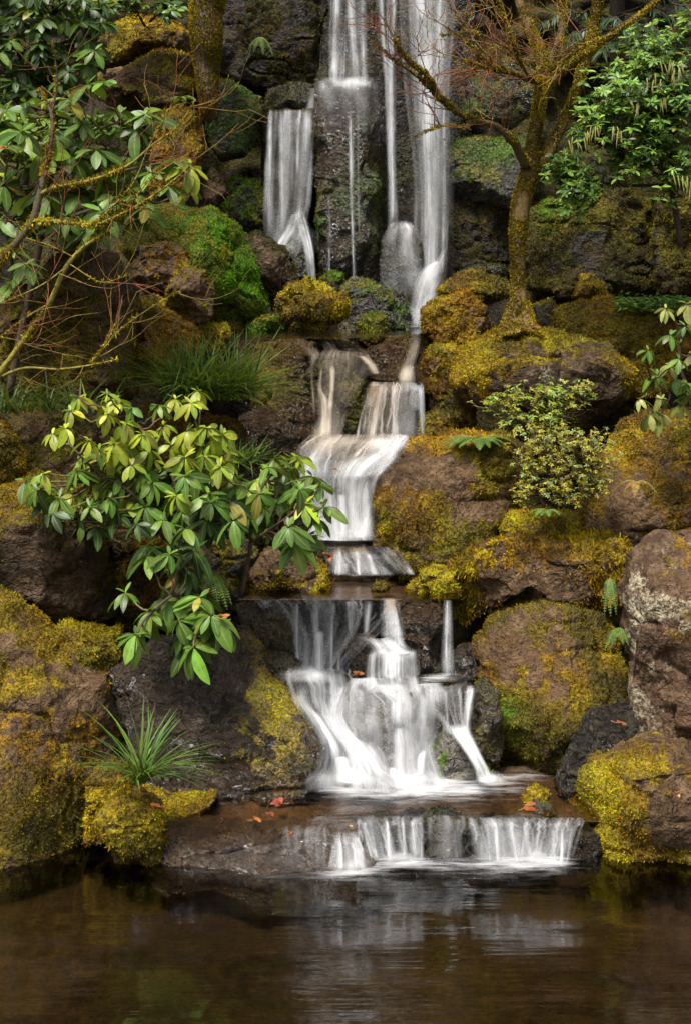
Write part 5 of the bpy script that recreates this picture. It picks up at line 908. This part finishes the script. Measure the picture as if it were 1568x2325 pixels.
# conifer boughs at the top right
con = empty('conifer_tree', P(1400, 620, 11.6), 'dark green conifer with flat drooping sprays behind the maple at the upper right', 'tree')
ct = MB(); cs = MB(); limbs(ct, [[(1405,700,11.7,20),(1400,300,11.9,18),(1400,-100,12,16),(1400,-400,12.1,12)]], lambda k: (.06, .04, .03), 9, 6, .1)
for k in range(46):
    u0 = 1400 + rgs.normal(0, 20); v0 = rgs.uniform(-260, 130); p = P(u0, v0, 11.7); az = rgs.uniform(-2.9, .2); ln = rgs.uniform(.4, 1.15)
    q = p + np.array([math.cos(az) * ln, math.sin(az) * ln * .6, -.12 * ln]); b = bend(p, q, -.12, 8, rgs, .02); ct.tube(b, np.linspace(.012, .004, 8), 4, (.08, .05, .03))
    n = 70; t = rgs.uniform(.2, 1, n); idx = t * 7; i0 = np.minimum(idx.astype(int), 6); bp_ = b[i0] + (b[i0 + 1] - b[i0]) * (idx - i0)[:, None]; tg = unit(b[i0 + 1] - b[i0])
    sdv = np.cross(tg, [0, 0, 1]) * rgs.choice([-1, 1], n)[:, None]
    dr = tg * .7 + sdv * .8 + np.array([0, 0, -.35]) + rgs.normal(0, .2, (n, 3)); L = rgs.uniform(.05, .14, n)
    add_leaves(cs, bp_, dr, np.tile([0, -.4, 1.0], (n, 1)), L, L * .22, .35, .1, lcol(rgs, n, [(.025, .065, .03), (.04, .09, .035), (.02, .045, .022)]), rgs, ST, SW)
for nm, m, mt in (('trunk', ct, 'bark'), ('crown', cs, 'small')):
    V_, f_, c_, u_ = m.arrays(); mesh_obj(nm, V_, f_, M[mt], con, np.array(con.location), cols=c_, uv=u_)

# grass clumps
def grass(label, u, v, d, n, Lpx, seed, spread=30, lean=(0, 0), pal=((.06, .13, .02), (.09, .19, .025), (.16, .26, .04)), wpx=4.0, arch=1.0):
    rg = np.random.default_rng(seed); org = P(u, v, d); mb = MB()
    az = rg.uniform(0, 2 * np.pi, n); out = rg.random(n) ** .7 * arch
    base = org + np.stack([rg.normal(0, spread, n), rg.normal(0, spread, n) * .7, np.zeros(n)], 1) / F * d
    dr = np.stack([np.cos(az) * out + lean[0], np.sin(az) * out * .8 - .1, np.full(n, 1.0) + lean[1]], 1)
    L = Lpx * (0.5 + .65 * rg.random(n)) / F * d
    T = np.linspace(0, 1, 8); WD = np.array([.7, .95, 1, .95, .85, .65, .4, .04])
    nr = np.stack([-np.cos(az) * .6, -np.sin(az) * .6, out + .2], 1)
    add_leaves(mb, base, dr, nr, L, wpx / F * d * (0.7 + .6 * rg.random(n)), .25 + .55 * out, .25, lcol(rg, n, pal), rg, T, WD)
    V_, f_, c_, u_ = mb.arrays(); o = mesh_obj('grass_clump', V_, f_, M['grass'], None, org, cols=c_, uv=u_); return tag(o, label, 'grass clump')
grass('arching clump of bright green grass on the moss slab at the pond edge', 320, 1775, 6.98, 90, 170, 71, 14, (.22, 0), wpx=5)
grass('large dense clump of dark green grass left of the wet sloping slab', 440, 905, 9.2, 420, 175, 72, 34, (.2, -.15), pal=((.04, .10, .015), (.07, .15, .02), (.13, .22, .035)))
grass('right hand part of the grass, a thick arching clump overhanging the wet slab', 515, 905, 9.25, 260, 165, 73, 26, (.45, -.2), pal=((.05, .11, .015), (.09, .17, .02), (.17, .26, .04)))
grass('low dark grass clump at the foot of the dark olive boulder', 130, 935, 8.6, 150, 95, 74, 75, pal=((.03, .07, .015), (.05, .10, .02), (.09, .15, .03)))
grass('sparse grass clump at the left edge of the picture in shade', 20, 935, 8.6, 80, 95, 75, 45, pal=((.03, .07, .015), (.05, .10, .02), (.09, .15, .03)))
grass('thin drooping grass clump beneath the big grass, beside the dark wet rock', 540, 1050, 9.1, 120, 80, 76, 25, (.3, -.5))
# ferns
def fern(label, u, v, d, nf, Lpx, seed, az0=(0, 6.28), pal=((.05, .14, .02), (.09, .20, .03), (.13, .25, .04)), el=.6, sag=.5):
    rg = np.random.default_rng(seed); org = P(u, v, d); mb = MB()
    for k in range(nf):
        az = az0[0] + (az0[1] - az0[0]) * (k + rg.random() * .7) / nf; L = Lpx * (0.75 + .4 * rg.random()) / F * d
        hd = np.array([math.cos(az), math.sin(az), 0]); t = np.linspace(0, 1, 22)
        c = org + hd * (L * t)[:, None] + np.array([0, 0, 1.0]) * (L * (el * t - sag * 1.5 * t * t))[:, None]
        mb.tube(c, np.linspace(.004, .0015, 22), 4, (.12, .12, .03)); tg = unit(np.gradient(c, axis=0)); sd = unit(np.cross(tg, [0, 0, 1.0])); up = np.cross(sd, tg)
        pr = np.sin(np.pi * np.clip(t * .86 + .14, 0, 1)) ** .8 * L * .20 + .004
        for s in (-1, 1):
            add_leaves(mb, c[2:], sd[2:] * s + tg[2:] * .35, up[2:], pr[2:], L * .050, .15, .1, lcol(rg, 20, pal, .15), rg, ST, np.array([.8, 1.0, .1]))
    V_, f_, c_, u_ = mb.arrays(); o = mesh_obj('fern', V_, f_, M['fern'], None, org, cols=c_, uv=u_); return tag(o, label, 'fern')
fern('small bright fern growing on the brown rock below the lower gold boulder', 412, 225, 11.2, 7, 42, 81)
fern('spreading dark green fern on the back edge of the square shouldered boulder', 1085, 1000, 9.1, 9, 80, 82, (2.6, 6.6))
fern('single hanging fern frond at the right end of the overhanging slab', 1383, 1312, 7.95, 3, 60, 83, (4.2, 5.0), el=-.2, sag=.9)
fern('small fern in the dark gap beside the lichen pillar', 1405, 1425, 7.9, 4, 45, 84, (3.6, 5.4), el=.1, sag=.6)
fern('yellow green fern below the rhododendron, hanging over the dark wet rock', 478, 1300, 7.75, 6, 70, 85, (3.6, 6.0), el=.2, sag=.8)
fern('darker narrow fern hanging under the middle of the rhododendron', 400, 1310, 7.8, 4, 70, 86, (3.8, 5.6), el=.1, sag=.9)
fern('withering orange and yellow fern on the sloping moss bank', 1445, 1095, 8.2, 5, 50, 87, (2.4, 7.0), pal=((.34, .12, .03), (.36, .30, .04), (.28, .10, .03)), sag=.7)
fern('small fern on the low yellow ledge below the feathery shrub', 1240, 1160, 8.3, 6, 38, 88, (3.0, 6.4))
fern('pale green fern in the shade right of the two small stones', 1455, 680, 10.3, 7, 40, 89, (2.8, 6.6))
fern('bright fern at the top left edge beside the dark corner shrub', 215, 30, 11.0, 6, 60, 90, (3, 6.4))
fern('little fern on the black cliff left of the falling streams', 592, 85, 12.2, 4, 36, 91, (3.6, 5.8), el=0, sag=.8)
# low leafy ground cover at the right
gc = MB(); n = 900
pu = rgs.uniform(1400, 1568, n); pv = 690 + rgs.normal(0, 10, n); pd_ = rgs.uniform(10.0, 10.5, n)
pp = np.stack([(pu - U0) / F * pd_, pd_, H - (pv - HV) / F * pd_], 1)
add_leaves(gc, pp, rgs.normal(0, 1, (n, 3)) * [1, 1, .3], np.tile([0, -.4, 1.], (n, 1)), rgs.uniform(.025, .05, n), rgs.uniform(.018, .03, n), .2, .1, lcol(rgs, n, [(.06, .17, .02), (.10, .24, .03), (.05, .11, .02)]), rgs, ST, SW)
V_, f_, c_, u_ = gc.arrays(); g_ = mesh_obj('ground_cover', V_, f_, M['small'], None, P(1490, 700, 10.2), cols=c_, uv=u_, kind='stuff')
tag(g_, 'low bright green leafy ground cover on top of the broad gold boulder', 'ground cover')

# fallen leaves
def fallen(label, u, v, d, Lpx, seed, flat=True, col=(.36, .10, .03)):
    rg = np.random.default_rng(seed); org = P(u, v, d); mb = MB(); L = Lpx / F * d
    lob = rg.uniform(0, 6.3) + np.linspace(-1.25, 1.25, 5); up = np.array([rg.normal(0, .25), -.4, 1.0])
    dr = np.stack([np.cos(lob), np.sin(lob), rg.normal(.1, .25, 5)], 1)
    add_leaves(mb, np.tile(org, (5, 1)), dr, np.tile(up, (5, 1)), L * np.array([.55, .85, 1, .85, .55]), L * .55, rg.uniform(-.3, .3, 5), .25, lcol(rg, 5, [col, tuple(x * .7 for x in col)]), rg)
    mb.tube(bend(org, org - dr[2] * L * .7, .1, 4), [.002] * 4, 4, col)
    V_, f_, c_, u_ = mb.arrays(); o = mesh_obj('fallen_leaf', V_, f_, M['dead'], None, org, cols=c_, uv=u_); return tag(o, label, 'leaf', 'fallen leaves')
for k, (lb_, u, v, d, s, c) in enumerate([
    ('large curled rust leaf lying on the flat slab below the grass tuft', 365, 1832, 6.92, 30, (.34, .09, .03)),
    ('orange leaf hooked on the bare stone in the lowest pool', 1192, 1830, 7.12, 24, (.40, .11, .02)), ('small red leaf beside the bare stone in the lowest pool', 1212, 1838, 7.1, 16, (.36, .07, .03)),
    ('tan v shaped leaf stuck on the front right boulder', 1535, 1800, 6.72, 14, (.40, .19, .08)), ('dark red leaf caught in the pool left of the cascade foot', 640, 1822, 7.28, 26, (.28, .05, .03)),
    ('orange leaf under shallow water near the ledge slab', 575, 1860, 7.0, 22, (.42, .14, .02)), ('brick red leaf floating above the middle of the ledge slab', 610, 1846, 7.1, 16, (.36, .08, .02)),
    ('yellow scrap of leaf at the corner of the left pond curtain', 797, 1875, 6.82, 7, (.6, .5, .03)), ('dry brown leaf at the maple foot', 1205, 745, 9.6, 22, (.26, .08, .05)),
    ('reddish leaves caught on the dark green boulder behind the maple', 1420, 520, 10.5, 20, (.30, .12, .09)), ('orange dead leaf hanging from the low maple twig', 1008, 318, 9.3, 12, (.45, .15, .02)),
    ('orange leaf in the rhododendron at the left edge', 12, 335, 8.3, 18, (.45, .12, .02)), ('pinkish leaf caught in the white fan of water', 765, 1066, 9.1, 12, (.5, .22, .14)),
    ('red leaf at the side of the small step fall', 748, 1260, 8.7, 22, (.26, .05, .02)), ('rust leaf in the wet crevice of the main cascade', 808, 1530, 7.8, 22, (.34, .09, .03)),
    ('reddish leaf on top of the wet ramp by the lichen pillar', 1400, 1640, 7.15, 22, (.34, .10, .05)), ('pink brown leaf on the low stones under the gold boulder', 1130, 1762, 7.5, 14, (.42, .22, .16)),
    ('orange leaf on the yellow mossy ledge below the feathery shrub', 1180, 1160, 8.3, 14, (.42, .12, .03)), ('brown leaf among the lowest rhododendron leaves', 500, 1400, 7.25, 24, (.36, .14, .03)),
    ('red brown leaf on the wet ledge slab face', 660, 1890, 6.6, 12, (.30, .09, .05))]):
    fallen(lb_, u, v, d, s, 200 + k, True, c)
